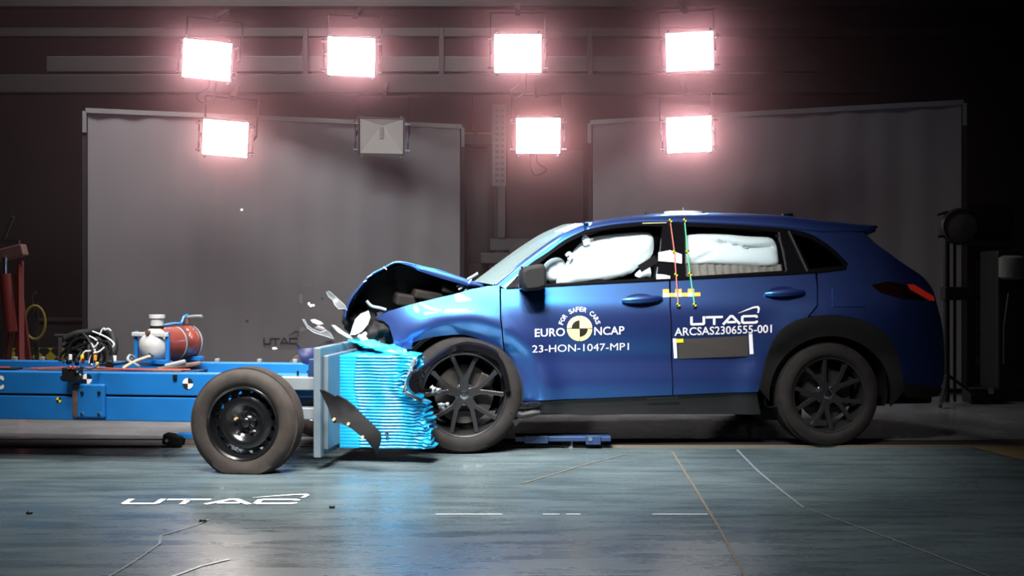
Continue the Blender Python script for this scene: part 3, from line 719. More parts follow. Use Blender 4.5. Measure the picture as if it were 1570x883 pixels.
# cyan honeycomb: near face layered, far end crushed back where the car struck it
HY0, HY1 = .48, 1.40
hb0, ht0 = tp(560, 687, HY0).z, tp(560, 545, HY0).z
hx0 = PX+.05
right = [(545, 644), (555, 640), (565, 634), (578, 628), (590, 624), (600, 626), (610, 640), (620, 652), (632, 654), (640, 659), (650, 657), (660, 664), (672, 661), (690, 664)]
def hx1(z, y):
    v = V0-(z-CAM_H)*F_PX/6.75
    u = float(np.interp(v, [a for a, b in right], [b for a, b in right]))
    x = tp(u, v, HY0).x
    k = min(1, max(0, (y-HY0-.16)/.14)); k = k*k*(3-2*k)
    xb = PX+.36+.04*math.sin(9*z+7*y)                 # crushed depth behind the near strip
    return x*(1-k)+xb*k
nz, nx = 116, 48
HV = []; HF = []
def crump(x, z, amp): return amp*noise.noise(Vector((x*9, 3.1, z*9)))
for j in range(nz+1):                                 # near face
    z = hb0+(ht0-hb0)*j/nz; lay = j % 4
    for i in range(nx+1):
        xe = hx1(z, HY0); s = i/nx; x = hx0+(xe-hx0)*s
        k = max(0, (s-.72)/.28)
        y = HY0-(.0, .007, .009, .006)[lay]*(1 if s > .22 else .2)+.012*crump(x, z, 1)*min(1, s*3)+crump(x*2, z*2, .045)*k - .03*k
        zz_ = z+crump(x+5, z, .003)*min(1, s*3)+crump(x*3, z*3, .018)*k
        HV.append((x+crump(x, z+7, .03)*k, y, zz_))
W1 = nx+1
for j in range(nz):
    for i in range(nx): HF.append((j*W1+i, j*W1+i+1, (j+1)*W1+i+1, (j+1)*W1+i))
ny = 20; base = len(HV)
for j in range(nz+1):                                 # crushed face, from the near edge to the far edge
    z = hb0+(ht0-hb0)*j/nz
    for i in range(ny+1):
        y = HY0+(HY1-HY0)*i/ny
        if i == 0: HV.append(HV[j*W1+nx]); continue
        x = hx1(z, y)+.035*noise.noise(Vector((y*8, z*14, 1.3)))+.012*math.sin(z*190)
        HV.append((x, y, z))
W2 = ny+1
for j in range(nz):
    for i in range(ny): HF.append((base+j*W2+i, base+j*W2+i+1, base+(j+1)*W2+i+1, base+(j+1)*W2+i))
for zrow in (0, nz):                                  # bottom and top
    b2 = len(HV)
    for i in range(ny+1):
        y = HY0+(HY1-HY0)*i/ny
        e = HV[base+zrow*W2+i]
        for k in range(13):
            s = k/12; x = hx0+(e[0]-hx0)*s
            zq = e[2]*s+(ht0 if zrow else hb0)*(1-s)
            if zrow: zq += .02*noise.noise(Vector((x*10, y*10, .4)))*min(1, s*4)
            HV.append((x, HV[0][1] if i == 0 else y, zq))
    for i in range(ny):
        for k in range(12): HF.append((b2+i*13+k, b2+i*13+k+1, b2+(i+1)*13+k+1, b2+(i+1)*13+k))
hc = MB(); hc.v = HV; hc.f = HF
honey = hc.build('honeycomb_barrier', M['honey'], tr, True, angle=25)
# torn cladding sheet peeled up on top of the block, lilac-grey lid over its rear half
def crumple_sheet(name, P3, m, parent, nu=14, nv=8, amp=.02, th=.006, seed=0.0):
    """quad patch a,b,c,d crumpled by noise"""
    a, b, c, d = (Vector(p) for p in P3); V = []; Fc = []
    n = (b-a).cross(d-a).normalized()
    for j in range(nv+1):
        for i in range(nu+1):
            s, t = i/nu, j/nv; p = (a*(1-s)+b*s)*(1-t)+(d*(1-s)+c*s)*t
            e = amp*(noise.noise(Vector((s*4+seed, t*3, seed)))*1.4+.6*noise.noise(Vector((s*11+seed, t*8, seed))))
            V.append(p+n*e+Vector((noise.noise(Vector((s*9, t*9, seed+3))), noise.noise(Vector((s*9, t*9, seed+5))), 0))*amp*.6)
    for j in range(nv):
        for i in range(nu): Fc.append((j*(nu+1)+i, j*(nu+1)+i+1, (j+1)*(nu+1)+i+1, (j+1)*(nu+1)+i))
    o = MB().add(V, Fc).build(name, m, parent, True, angle=30)
    so = o.modifiers.new('thickness', 'SOLIDIFY'); so.thickness = th
    return o
crumple_sheet('torn_cladding', [tp(532, 521, .78), tp(603, 546, .56), tp(646, 552, .52), tp(606, 528, .74)], M['honey_top'], tr, amp=.018, seed=1.0)
crumple_sheet('torn_cladding', [tp(530, 520, .95), tp(606, 546, .60), tp(600, 534, .80), tp(552, 520, 1.0)], M['honey_top'], tr, amp=.012, seed=4.0)
crumple_sheet('crushed_edge_foil', [tp(640, 545, .49), tp(652, 560, .52), tp(634, 602, .52), tp(620, 600, .49)], M['honey'], tr, 10, 14, amp=.02, seed=8.0)
crumple_sheet('torn_foil_edge', [tp(634, 547, .42), tp(640, 549, .43), tp(622, 602, .42), tp(616, 601, .41)], M['plate'], tr, 4, 16, amp=.012, th=.003, seed=2.0)
crumple_sheet('torn_foil_edge', [tp(617, 602, .42), tp(623, 600, .42), tp(648, 613, .43), tp(645, 616, .43)], M['plate'], tr, 10, 3, amp=.008, th=.003, seed=6.0)
q = tp(594, 665, HY0); MB().lathe([(-.01, .004), (-.012, .011), (.0, .012)], (q.x, HY0-.015, q.z), n=14).build('face_bolt', M['black'], tr, True)

# ------------------------------------------------------------------ air tank, cable loom, control box on the trolley deck
def tworld(u, v, c): return TF.world(tp(u, v, c))
cA = tworld(233, 529, .80)
t = thing('air_tank', 'dark red air tank with a white domed end on the blue trolley deck', 'air tank', (cA.x, cA.y, cA.z), 0)
ax = Vector((.36, .93, 0)).normalized(); Rt = .114; TL = .44
up = Vector((0, 0, 1)); sd = ax.cross(up)
MB().lathe([(.03, Rt*.985), (.035, Rt), (.20, Rt), (.205, Rt*1.03), (.225, Rt*1.03), (.23, Rt), (.33, Rt), (.335, Rt*1.03), (.355, Rt*1.03), (.36, Rt), (TL-.06, Rt), (TL-.02, Rt*.85), (TL+.02, Rt*.4), (TL+.03, 0)], (0, 0, 0), ax, 40).build('cylinder', M['tank_red'], t, True)
MB().lathe([(-.055, 0), (-.052, Rt*.3), (-.035, Rt*.65), (-.01, Rt*.90), (.03, Rt*1.0), (.032, Rt)], (0, 0, 0), ax, 40).build('domed_end', M['tank_white'], t, True)
MB().cyl(up*Rt*.90+ax*.05, up*(Rt+.062)+ax*.05, .042, 24).build('filler_neck', M['tank_white'], t, True)
MB().cyl(up*(Rt+.062)+ax*.05, up*(Rt+.085)+ax*.05, .052, 24).build('filler_cap', M['tank_white'], t, True)
MB().cyl(up*Rt*.95+ax*.05, up*(Rt+.012)+ax*.05, .044, 24).build('neck_seal', M['under'], t, True)
MB().cyl(up*Rt*.75-ax*.052, up*Rt*.75-ax*.030, .016, 16).build('drain_plug', M['rust'], t, True)
MB().bar(up*Rt*.62-sd*(-.14)-ax*.02, up*Rt*.62+sd*(-.14)-ax*.02, .03, .028).build('end_bracket', M['tank_white'], t, bevel=.005)
for s in (-1, 1): MB().bar(sd*s*(Rt+.012)+up*.09-ax*.0, sd*s*(Rt+.012)-up*(cA.z-zt-.01)-ax*.0, .025, .03).build('cradle_post', M['t_blue'], t, bevel=.004)
MB().bar(sd*-(Rt+.02)-up*Rt*.95, sd*(Rt+.02)-up*Rt*.95, .05, .03).bar(sd*-(Rt+.02)-up*Rt*.95+ax*.35, sd*(Rt+.02)-up*Rt*.95+ax*.35, .05, .03).build('cradle_bar', M['t_blue'], t, bevel=.004)
for k in (.0, .35):
    MB().bar(-up*Rt*.95+ax*k, -up*(cA.z-zt-.004)+ax*k, .16, .05).build('saddle', M['dk_blue'], t, bevel=.004)
MB().tube(catmull([up*(Rt+.01)+ax*.10, up*(Rt+.018)+ax*.22, up*(Rt+.020)+ax*.30, up*(Rt+.06)+ax*.33, up*(Rt+.072)+ax*.37], 5), .010).build('pipe', M['t_blue'], t, True)
MB().tube([up*(Rt+.060)+ax*.35+sd*.02, up*(Rt+.066)+ax*.36+sd*.08, up*(Rt+.066)+ax*.36+sd*.13], .011).build('valve_lever', M['steel'], t, True)
MB().box(up*(Rt+.035)+ax*.36, (.04, .04, .06)).build('valve', M['rust'], t, bevel=.008)
for k in (.21, .375): MB().tube([(ax*k+up*(Rt+.004)*math.cos(q)+sd*(Rt+.004)*math.sin(q)) for q in np.linspace(.4, 2.6, 12)], .006).build('strap_wire', M['steel'], t, True)
t2 = thing('tan_air_hose', 'tan hose running down from the white tank end to the trolley deck', 'hose', tworld(214, 560, .55))
o0 = Vector(t2.location)
MB().tube(catmull([tworld(231, 546, .72)-o0, tworld(218, 550, .66)-o0, tworld(203, 556, .60)-o0, tworld(188, 565, .52)-o0], 6), .011).build('hose', M['hose'], t2, True)
MB().tube(catmull([tworld(206, 548, .7)-o0, tworld(199, 545, .66)-o0, tworld(196, 552, .62)-o0, tworld(205, 557, .6)-o0, tworld(214, 562, .55)-o0], 6), .010).build('fitting', M['steel'], t2, True)
MB().cyl(tworld(229, 545, .71)-o0, tworld(233, 546, .73)-o0, .017, 12).build('coupling', M['chrome'], t2)
t3 = thing('clamp_tool', 'grey-handled brown tool lying on the deck in front of the red tank', 'tool', tworld(275, 566, .55))
o3 = Vector(t3.location)
MB().bar(tworld(252, 562, .52)-o3, tworld(285, 554, .56)-o3, .03, .03).build('handle', M['steel'], t3, bevel=.01)
MB().bar(tworld(240, 567, .50)-o3, tworld(308, 557, .62)-o3, .05, .03).build('shaft', M['rust'], t3, bevel=.01)
# cable loom: thick black loops and thin white wires
t4 = thing('cable_loom', 'tangled loom of black cables and thin white wires standing on the blue trolley', 'cable loom', tworld(140, 560, .70))
o4 = Vector(t4.location); L = lambda u, v, c: (lambda p: Vector((p.x, p.y, max(p.z, zt+.03))))(tworld(u, v, c))-o4
for pts, r in (([(100, 520, .7), (118, 512, .72), (140, 510, .74), (160, 508, .74), (172, 516, .72), (175, 535, .68), (168, 552, .6), (168, 568, .5)], .026),
               ([(97, 530, .75), (115, 522, .78), (135, 520, .80), (150, 524, .78), (160, 535, .74), (165, 550, .66), (167, 566, .52)], .020),
               ([(108, 545, .8), (112, 528, .82), (128, 516, .84), (150, 512, .84), (166, 522, .8), (170, 545, .74)], .018),
               ([(104, 562, .7), (110, 548, .74), (122, 538, .76), (130, 530, .78), (126, 520, .80), (110, 522, .80)], .016),
               ([(118, 566, .62), (118, 550, .66), (124, 540, .7), (112, 534, .74), (104, 540, .74)], .014),
               ([(150, 566, .6), (170, 562, .58), (190, 556, .6), (205, 552, .66)], .008)):
    MB().tube(catmull([L(*p) for p in pts], 6), r, 10).build('black_cable', M['cable'], t4, True)
for pts in ([(137, 515, .66), (146, 520, .64), (150, 526, .62), (144, 533, .62)], [(135, 521, .66), (140, 527, .63), (144, 533, .62)],
            [(142, 508, .68), (155, 513, .66), (168, 520, .64), (175, 528, .62), (170, 534, .62)], [(153, 514, .68), (156, 506, .68), (160, 503, .68)],
            [(126, 545, .6), (130, 539, .6), (138, 538, .6), (146, 536, .6)], [(138, 550, .58), (142, 542, .58), (152, 539, .6), (160, 532, .62)],
            [(160, 506, .7), (166, 504, .7), (170, 507, .7)], [(146, 538, .6), (140, 546, .6), (137, 556, .58), (142, 562, .56)]):
    MB().tube(catmull([L(*p) for p in pts], 6), .0055, 6).build('white_wire', M['wire_white'], t4, True)
random.seed(5)
for k in range(9):
    u0, u1 = random.uniform(98, 130), random.uniform(135, 172); vt = random.uniform(508, 530); c_ = random.uniform(.6, .85)
    MB().tube(catmull([L(u0, 564, c_), L(u0-4, random.uniform(530, 545), c_), L((u0+u1)/2, vt, c_), L(u1, random.uniform(525, 540), c_-.05), L(u1-3, 564, c_-.05)], 7), .0065, 6).build('thin_cable', M['cable'], t4, True)
for u, v, m in ((126, 548, 'yellow'), (146, 548, 'orange'), (108, 547, 'wire_white'), (176, 549, 'wire_white'), (149, 562, 'yellow'), (127, 553, 'red')):
    p = L(u, v, .58); MB().cyl(p-Vector((0, 0, .02)), p+Vector((0, 0, .016)), .011, 10).build('connector', M[m], t4, bevel=.002)
MB().bar(L(92, 567, .8), L(92, 518, .8), .02, .02).bar(L(84, 514, .8), L(102, 514, .8), .015, .015).build('loom_post', M['mid'], t4, bevel=.003)
MB().bar(L(168, 568, .52), L(168, 540, .66), .045, .045).build('loom_clamp', M['under'], t4, bevel=.006)
MB().add([L(143, 560, .7), L(150, 528, .74), L(166, 530, .76), L(160, 560, .72), L(143, 560, .78), L(150, 528, .80), L(166, 530, .82), L(160, 560, .78)], [(0, 1, 2, 3), (7, 6, 5, 4), (0, 4, 5, 1), (1, 5, 6, 2), (2, 6, 7, 3), (3, 7, 4, 0)]).build('grey_module', M['mid'], t4, bevel=.01)
t5 = thing('control_box', 'small black box with bright terminals hung on the blue girder under the cable loom', 'control box', tworld(111, 574, CB-.05), TF.a)
MB().box((0, .0, .0), (.10, .08, .085), (0, R(4), 0)).build('casing', M['cable'], t5, bevel=.006)
for k, (x, z, m) in enumerate(((.03, .045, 'redtape'), (.06, .04, 'dk_blue'), (.045, .02, 'chrome'), (.065, .0, 'chrome'), (.005, .046, 'redtape'))):
    MB().cyl((x, -.05, z), (x, -.03, z), .010, 10).build('terminal', M[m], t5)
MB().tube(catmull([(.05, -.03, .03), (.09, -.05, .05), (.14, -.04, .04), (.16, .02, .06)], 5), .007).build('lead', M['dk_blue'], t5, True)

# ------------------------------------------------------------------ the blue car
CF = Frame(at(1273, 607, 7.42).x, 7.42, R(6.5))
car = thing('car', 'blue five-door car with crumpled front, inflated white airbags and white test lettering on its doors', 'car', CF.o, CF.a)
CW = 1.84
_pz = [.15, .30, .36, .45, .55, .62, .70, .80, .90, .96, 1.00, 1.04, 1.08]
_py = [.12, .075, .050, .035, .042, .046, .022, .004, .000, .008, .026, .050, .070]
_zz = np.linspace(.1, 1.9, 361)
_yy = np.where(_zz < 1.08, np.interp(_zz, _pz, _py), .070+(_zz-1.08)*.46+np.clip(_zz-1.45, 0, 9)**2*1.2)
_k = np.exp(-np.linspace(-2, 2, 13)**2); _k /= _k.sum()
_yy = np.convolve(np.pad(_yy, 6, mode='edge'), _k, 'valid')
HF_, HR_ = -2.453, 0.0                                # hub positions along the car
def S(x, z):
    """how far the body side lies inboard at (x, z)"""
    y = float(np.interp(z, _zz, _yy))
    if x > .42: y += .30*((x-.42)/.7)**2
    if x < -2.05: y += .10*((-2.05-x)/1.0)**2
    for hx, amp in ((HF_, .055), (HR_, .030)):
        r = math.hypot(x-hx, z-.36); y -= amp*math.exp(-((r-.52)/(.10 if r > .52 else .075))**2)
    if x < -2.0 and z > .5: y += .010*noise.noise(Vector((x*5, z*6, 2.0)))*min(1, (-2.0-x)*2)
    return y
def cp(u, v, off=0.0):
    y = 0.05
    for _ in range(7): x, z = CF.hit(u, v, y+off); y = S(x, z)
    return x, z
def px(poly, off=0.0): return [cp(u, v, off) for u, v in poly]
def panel(name, poly, m, off=0.0, holes=(), grid=.05, thick=.012, gap=.0025, far=False, parent=None, raw=False):
    Q = poly if raw else px(poly); H = [h if raw else px(h) for h in holes]
    if gap: Q = shrink(Q, gap); H = [shrink(h, -gap) for h in H]
    P, T, _ = triangulate(Q, H, grid)
    if far: return sheet(name, P, T, lambda x, z: (x, CW-S(x, z)-off, z), M[m], parent or car, thick, -1)
    return sheet(name, P, T, lambda x, z: (x, S(x, z)+off, z), M[m], parent or car, thick, 1)
def both(*a, **k): n = panel(*a, **k); panel(*a, far=True, **k); return n
def c3(u, v, off=0.0):
    x, z = cp(u, v, off); return Vector((x, S(x, z)+off, z))

DLO = catmull([(775, 442), (794, 422), (813, 404), (839, 387), (865, 368), (896, 353), (936, 345), (983, 340.5), (1026, 341), (1053, 341), (1117, 344), (1164, 347), (1199, 350), (1223, 354), (1246, 361), (1270, 376), (1287, 391), (1300, 405)], 3) \
      + [(1297, 412), (1264, 416), (1205, 420), (1117, 424), (1026, 429), (1000, 430), (900, 435), (837, 439)]
ARCH_R = catmull([(1163, 601), (1169, 572), (1179, 537), (1194, 510), (1220, 492), (1261, 484), (1302, 486), (1338, 498), (1361, 516), (1373, 537), (1380, 560), (1385, 584), (1388, 607)], 4)
ARCH_F = catmull([(632, 526), (655, 519), (690, 514), (718, 515), (743, 526), (760, 546), (772, 575), (781, 612)], 4)
# front wing
fender = both('front_wing', [(766, 437), (749, 438), (721, 443), (699, 450), (672, 456), (647, 462), (620, 469), (594, 477), (574, 487), (586, 491), (596, 500), (602, 519), (606, 541), (618, 536)] + ARCH_F + [(785, 612), (779, 570), (771, 525), (767, 488)], 'paint', grid=.035)
# doors
both('front_door', [(768, 442), (837, 440), (900, 436), (1000, 431), (1026, 430), (1027, 470), (1029, 540), (1031, 606), (900, 611.5), (834, 614.5), (787, 617), (780, 572), (772, 528), (768, 488)], 'paint', grid=.045)
both('rear_door', [(1028, 430), (1117, 425), (1205, 421), (1250, 417.5), (1253, 440), (1253, 468), (1240, 484)] + [p for p in ARCH_R[::-1] if p[0] < 1240] + [(1120, 602.5), (1079, 604), (1032, 606), (1030, 540), (1028, 470)], 'paint', grid=.045)
# rear quarter up to the roof edge, round to the tail
TAIL = [(1325, 356), (1343, 373), (1381, 401), (1410, 420), (1422, 432), (1431, 446), (1437, 468), (1445, 502), (1448, 545), (1447, 580), (1438, 606)]
DLO_R = [p for p in DLO if p[0] > 1216 and p[1] < 412]
both('rear_quarter', [(1253, 417.5), (1264, 416.5), (1297, 412.5)] + DLO_R[::-1] + [(1217, 352), (1260, 356), (1300, 355)] + TAIL + [(1415, 610)] + ARCH_R[::-1][:-1][0:30] + [(1241, 485), (1254, 469), (1254, 440)], 'paint', grid=.045)
# sill, arch cladding
both('side_skirt', [(787, 618), (834, 615.5), (997, 608), (1079, 604.5), (1162, 602), (1168, 636), (1079, 636), (967, 636), (897, 638), (840, 635), (800, 632)], 'plastic', off=.015, grid=.05, thick=.05)
hubR, hubF = (1273, 607), (712, 606)
inner = [(1273+94*math.cos(a), 607-92*math.sin(a)) for a in np.linspace(R(-10), R(185), 30)]
both('rear_arch_cladding', ARCH_R[1:-1] + [(1384, 600)] + inner, 'matt', off=-.008, grid=.04, thick=.03, gap=0)
both('rear_valance', [(1386, 586), (1389, 608), (1415, 611), (1440, 607), (1444, 596)], 'plastic', off=-.004, grid=.05, thick=.04, gap=0)
# window surround with openings, glass
WF = [(801, 434), (820, 409), (845, 389), (870, 372), (900, 357.5), (940, 350), (985, 346), (1016, 347), (1013, 385), (1007, 425.5), (900, 432), (838, 435.5)]
WR_ = [(1050, 347), (1117, 349.5), (1164, 352.5), (1192, 356), (1203, 385), (1207, 414.5), (1117, 420), (1051, 424)]
WQ = [(1215, 358), (1244, 366.5), (1268, 381), (1285, 395.5), (1293, 407), (1242, 412.5)]
both('window_surround', DLO, 'gloss_black', off=.004, holes=[WF, WR_, WQ], grid=.06, thick=.035, gap=0)
big = lambda h: [(u+(u-sum(p[0] for p in h)/len(h))*.03, v+(v-sum(p[1] for p in h)/len(h))*.05) for u, v in h]
panel('front_door_glass', big(WF), 'glass', off=.022, grid=.09, thick=0, gap=0)
panel('rear_door_glass', big(WR_), 'glass', off=.022, grid=.09, thick=0, gap=0)
panel('quarter_glass', big(WQ), 'dark_glass', off=.022, grid=.09, thick=0, gap=0)
for h, nm in ((WF, 'front_door_glass'), (WR_, 'rear_door_glass'), (WQ, 'quarter_glass')): panel(nm, big(h), 'dark_glass', off=.022, grid=.09, thick=0, gap=0, far=True)
for a, b in (((1194, 356), (1206, 416)), ((1209, 354), (1238, 416))):
    MB().bar(c3(*a, -.004), c3(*b, -.004), .008, .008, (0, 1, 0)).build('window_trim_strip', M['mid'], car)
MB().tube([c3(u, v, -.003) for u, v in [(776, 442), (837, 439), (900, 435.5), (1000, 430.5), (1117, 424.5), (1205, 420.5), (1264, 416.5), (1297, 412)]], .006, 6).build('waist_moulding', M['gloss_black'], car, True)
# curved front pillars and windscreen
pin = [(775, 442), (794, 422), (813, 404), (839, 387), (865, 368), (896, 353)]
pout = [(757, 436), (780, 418), (800, 402), (833, 377), (867, 355), (897, 342)]
pin, pout = catmull(pin, 3), catmull(pout, 3)
def hit3(u, v, y): x, z = CF.hit(u, v, y); return Vector((x, y, z))
A = [c3(*p) for p in pin]; B = [hit3(*p, S(*cp(*p))+.075) for p in pout]
for far in (0, 1):
    mir = (lambda p: Vector((p[0], CW-p[1], p[2]))) if far else (lambda p: p)
    V = []; Fc = []
    for a, b in zip(A, B):
        m1 = a.lerp(b, .45)+Vector((-.012, -.012, .008)); m2 = a.lerp(b, .8)+Vector((-.010, -.006, .008)); V += [mir(a), mir(m1), mir(m2), mir(b), mir(b+Vector((.03, .03, -.03))), mir(a+Vector((.02, .05, -.01)))]
    for i in range(len(A)-1):
        for r in range(5): Fc.append((i*6+r, i*6+r+1, i*6+7+r, i*6+6+r))
        Fc.append((i*6+5, i*6, i*6+6, i*6+11))
    MB().add(V, Fc).build('front_pillar', M['paint'], car, True)
def cross_loft(name, edge, bulge, m, nseg=14, rise=.0, smooth=True, thick=.006):
    """surface from a near-side edge to its mirror image, bulging along bulge"""
    V = []; Fc = []
    bl = Vector(bulge)
    for p in edge:
        for k in range(nseg+1):
            y = p[1]+(CW-2*p[1])*k/nseg; s = 1-(2*k/nseg-1)**2
            V.append((p[0]+bl.x*s, y, p[2]+bl.z*s))
    for i in range(len(edge)-1):
        for k in range(nseg): q = i*(nseg+1)+k; Fc.append((q, q+1, q+nseg+2, q+nseg+1))
    o = MB().add(V, Fc).build(name, m, car, smooth, angle=50)
    if thick: so = o.modifiers.new('thickness', 'SOLIDIFY'); so.thickness = thick
    return o
cross_loft('windscreen', [b+Vector((.004, .0, -.004)) for b in B], (-.07, 0, .02), M['windscreen'], thick=0)
# roof
RD = [(896, 353), (936, 345), (983, 340.5), (1026, 341), (1053, 341), (1117, 344), (1164, 347), (1199, 350), (1217, 352), (1260, 356), (1300, 355), (1326, 354)]
RS = [(898, 341.5), (936, 335.5), (983, 330), (1026, 327.5), (1053, 327), (1117, 327.5), (1164, 329), (1199, 330.5), (1217, 333), (1260, 338), (1300, 342.5), (1334, 345.5)]
V = []; Fc = []
prof = [(0, 0), (.012, .25), (.035, .52), (.08, .78), (.15, .92), (.26, 1.0), (.45, 1.10), (.70, 1.16), (.92, 1.18)]
rows = []
for (d, s_) in zip(catmull(RD, 4), catmull(RS, 4)):
    a = c3(*d); b = hit3(*s_, a.y+.26); row = []
    for dy, f in prof:
        dyy = dy/.92*(CW/2-a.y) if dy > .3 else dy
        row.append(Vector((a.x+(b.x-a.x)*min(1, f), a.y+dyy, a.z+(b.z-a.z)*f)))
    row = row + [Vector((p.x, CW-p.y, p.z)) for p in row[-2::-1]]; rows.append(row)
k = len(rows[0])
for r in rows: V += r
for i in range(len(rows)-1):
    for j in range(k-1): Fc.append((i*k+j, i*k+j+1, (i+1)*k+j+1, (i+1)*k+j))
o = MB().add(V, Fc).build('roof', M['paint'], car, True, angle=60); so = o.modifiers.new('thickness', 'SOLIDIFY'); so.thickness = .012; so.offset = -1
# inner roof lining
o = MB().add([(p[0], p[1], p[2]-.035) for p in V if True], Fc).build('headlining', M['cabin'], car, True)
# spoiler, rear window, tailgate, bumper
sp = rows[-1]; sv = []; sf = []
for p in sp: sv += [p, p+Vector((.012, 0, -.012)), p+Vector((-.03, 0, -.045))]
for i in range(len(sp)-1):
    for r in (0, 1): sf.append((i*3+r, i*3+r+1, i*3+4+r, i*3+3+r))
MB().add(sv, sf).build('roof_spoiler', M['paint'], car, True)
te = [c3(*p) for p in catmull(TAIL, 3)]
cross_loft('rear_window', te[:10], (.10, 0, .05), M['dark_glass'], thick=0)
cross_loft('tailgate', te[9:22], (.13, 0, 0), M['paint'])
cross_loft('rear_bumper', te[21:], (.13, 0, 0), M['paint'])
for far in (0, 1):
    panel('tail_light', [(1391, 436), (1400, 436), (1430, 454), (1432, 461), (1424, 460), (1396, 444)], 'taillight', off=-.012, grid=.03, thick=.02, gap=0, far=bool(far))
    panel('dark_tail_lens', [(1336, 437), (1362, 431), (1390, 437), (1395, 445), (1420, 460), (1385, 458), (1350, 449)], 'dark_lens' if 'dark_lens' in M else 'gloss_black', off=-.004, grid=.04, thick=.012, gap=0, far=bool(far))
a = hit3(1197, 333, .80); b = hit3(1222, 333, .80); tz = hit3(1218, 325.5, .80).z
MB().add([(a.x, .86, a.z-.02), (b.x, .86, b.z-.03), (b.x-.005, .86, tz), (a.x+.05, .86, tz-.008), (a.x, .98, a.z-.02), (b.x, .98, b.z-.03), (b.x-.02, .94, tz), (a.x+.06, .94, tz-.008), (b.x-.02, .90, tz)], [(0, 1, 2, 3), (7, 6, 5, 4), (0, 3, 7, 4), (1, 5, 6, 2), (3, 2, 6, 7), (0, 4, 5, 1)]).build('roof_aerial', M['gloss_black'], car, bevel=.008)
# door handles over flat dark discs painted as shaded finger cups, fuel flap
for (u0, v0, u1, v1, cu, cv) in ((953, 461, 1014, 457, 982, 461), (1172, 451, 1232, 447.5, 1201, 450)):
    n = 20; ring = [(cu+25*math.cos(q), cv+11*math.sin(q)) for q in np.linspace(0, 2*math.pi, n+1)[:-1]]
    cup = panel('handle_cup_shade', ring, 'navy', off=-.002, grid=.03, thick=.004, gap=0)
    pts = []; rr = []
    for s in np.linspace(0, 1, 11):
        p = c3(u0+(u1-u0)*s, v0+(v1-v0)*s); pts.append(p+Vector((0, -.012-.022*math.sin(math.pi*s)**.6, 0))); rr.append(.012+.014*math.sin(math.pi*min(1, max(0, s)))**.5)
    h = MB().tube(pts, rr, 12).build('door_handle', M['paint'], car, True)
fl = panel('fuel_flap', [(1276, 441), (1318, 432), (1325, 437), (1328, 452), (1326, 470), (1276, 470)], 'paint', off=-.003, grid=.05, thick=.004, gap=0)
# door mirror knocked round, black
mv = c3(818, 426, -.13)
p = [hit3(u, v, -.12) for u, v in ((797, 414), (806, 408), (832, 404), (837, 411), (838, 440), (826, 445), (804, 447), (797, 435))]
q = [Vector((a.x+.012, .05, a.z-.002)) for a in p]; n = 8
front = [Vector((a.x*.85+.15*mv.x, -.17, a.z*.85+.15*mv.z)) for a in p]
mm = MB().add(front+p+q, [tuple(range(n))] + [(i, (i+1) % n, n+(i+1) % n, n+i) for i in range(n)] + [(n+i, n+(i+1) % n, 2*n+(i+1) % n, 2*n+i) for i in range(n)] + [tuple(range(2*n, 3*n))[::-1]]).build('door_mirror', M['matt'], car, True, bevel=.012, angle=60)
MB().bar(hit3(806, 437, -.02), hit3(800, 440, .10), .06, .05).build('mirror_arm', M['plastic'], mm, bevel=.01)
MB().tube(catmull([hit3(795, 420, -.06), hit3(800, 428, -.10), hit3(797, 438, -.06), hit3(806, 444, -.02)], 5), .006).build('mirror_wire', M['cable'], mm, True)
for u, v in ((800, 410), (803, 432)): MB().cyl(hit3(u, v, -.15), hit3(u, v, -.13), .008, 10).build('mirror_screw', M['chrome'], mm)

# bonnet folded up into a ridge
NE = catmull([(741, 438), (721, 431), (700, 423.5), (677, 416), (652, 410), (610, 402), (590, 411), (565, 424.5), (545, 447), (534, 467), (529, 487)], 4)
near = [hit3(u, v, .13) for u, v in NE]
hl = len(near); V = []; Fc = []; nseg = 18
ridge = min(range(hl), key=lambda i: abs(NE[i][0]-610))
for i, p in enumerate(near):
    s = i/(hl-1)
    cr = .045*math.sin(math.pi*min(1, s*1.3)) if s < .77 else .01
    for kk in range(nseg+1):
        f = kk/nseg; y = .13+(CW-.26)*f
        z = p.z+cr*math.sin(math.pi*f)**.7-.30*f*math.sin(math.pi*min(1, s*1.05))**.8
        x = p.x-.04*math.sin(math.pi*f)*min(1, s*2)+(.10*f if s > .5 else 0)
        e = .018*min(1, s*2.5)
        V.append((x+e*noise.noise(Vector((s*7, f*6, .2))), y, z+e*noise.noise(Vector((s*6, f*7, 4.2)))*(0 if kk == 0 else 1)))
W1 = nseg+1
for i in range(hl-1):
    for kk in range(nseg): Fc.append((i*W1+kk, i*W1+kk+1, (i+1)*W1+kk+1, (i+1)*W1+kk))
bon = MB().add(V, Fc).build('bonnet', M['paint'], car, True, angle=50); so = bon.modifiers.new('thickness', 'SOLIDIFY'); so.thickness = .012; so.offset = 0
MB().add([(x+.012*(1 if y > 0 else 1), y*.96+.04, z-.022) for x, y, z in V], Fc).build('bonnet_shade', M['under'], bon, True)  # black sheet stands in for the unlit underside of the bonnet
LE = [(741, 441), (721, 438.5), (709, 435.5), (679, 427.5), (649, 417.5), (620, 406), (610, 403)]
UE = [(741, 438), (721, 431), (709, 426.5), (679, 417), (649, 409.5), (620, 403.8), (610, 402)]
fv = []; ff = []
for (a_, b_) in zip(catmull(UE, 4), catmull(LE, 4)):
    A_, B_ = hit3(*a_, .13), hit3(*b_, .125); fv += [A_, A_.lerp(B_, .5)+Vector((0, -.010, 0)), B_, B_+Vector((0, .05, .004))]
for i in range(len(fv)//4-1):
    for r in range(3): ff.append((i*4+r, i*4+r+1, i*4+5+r, i*4+4+r))
MB().add(fv, ff).build('bonnet_flange', M['paint'], bon, True, angle=60)
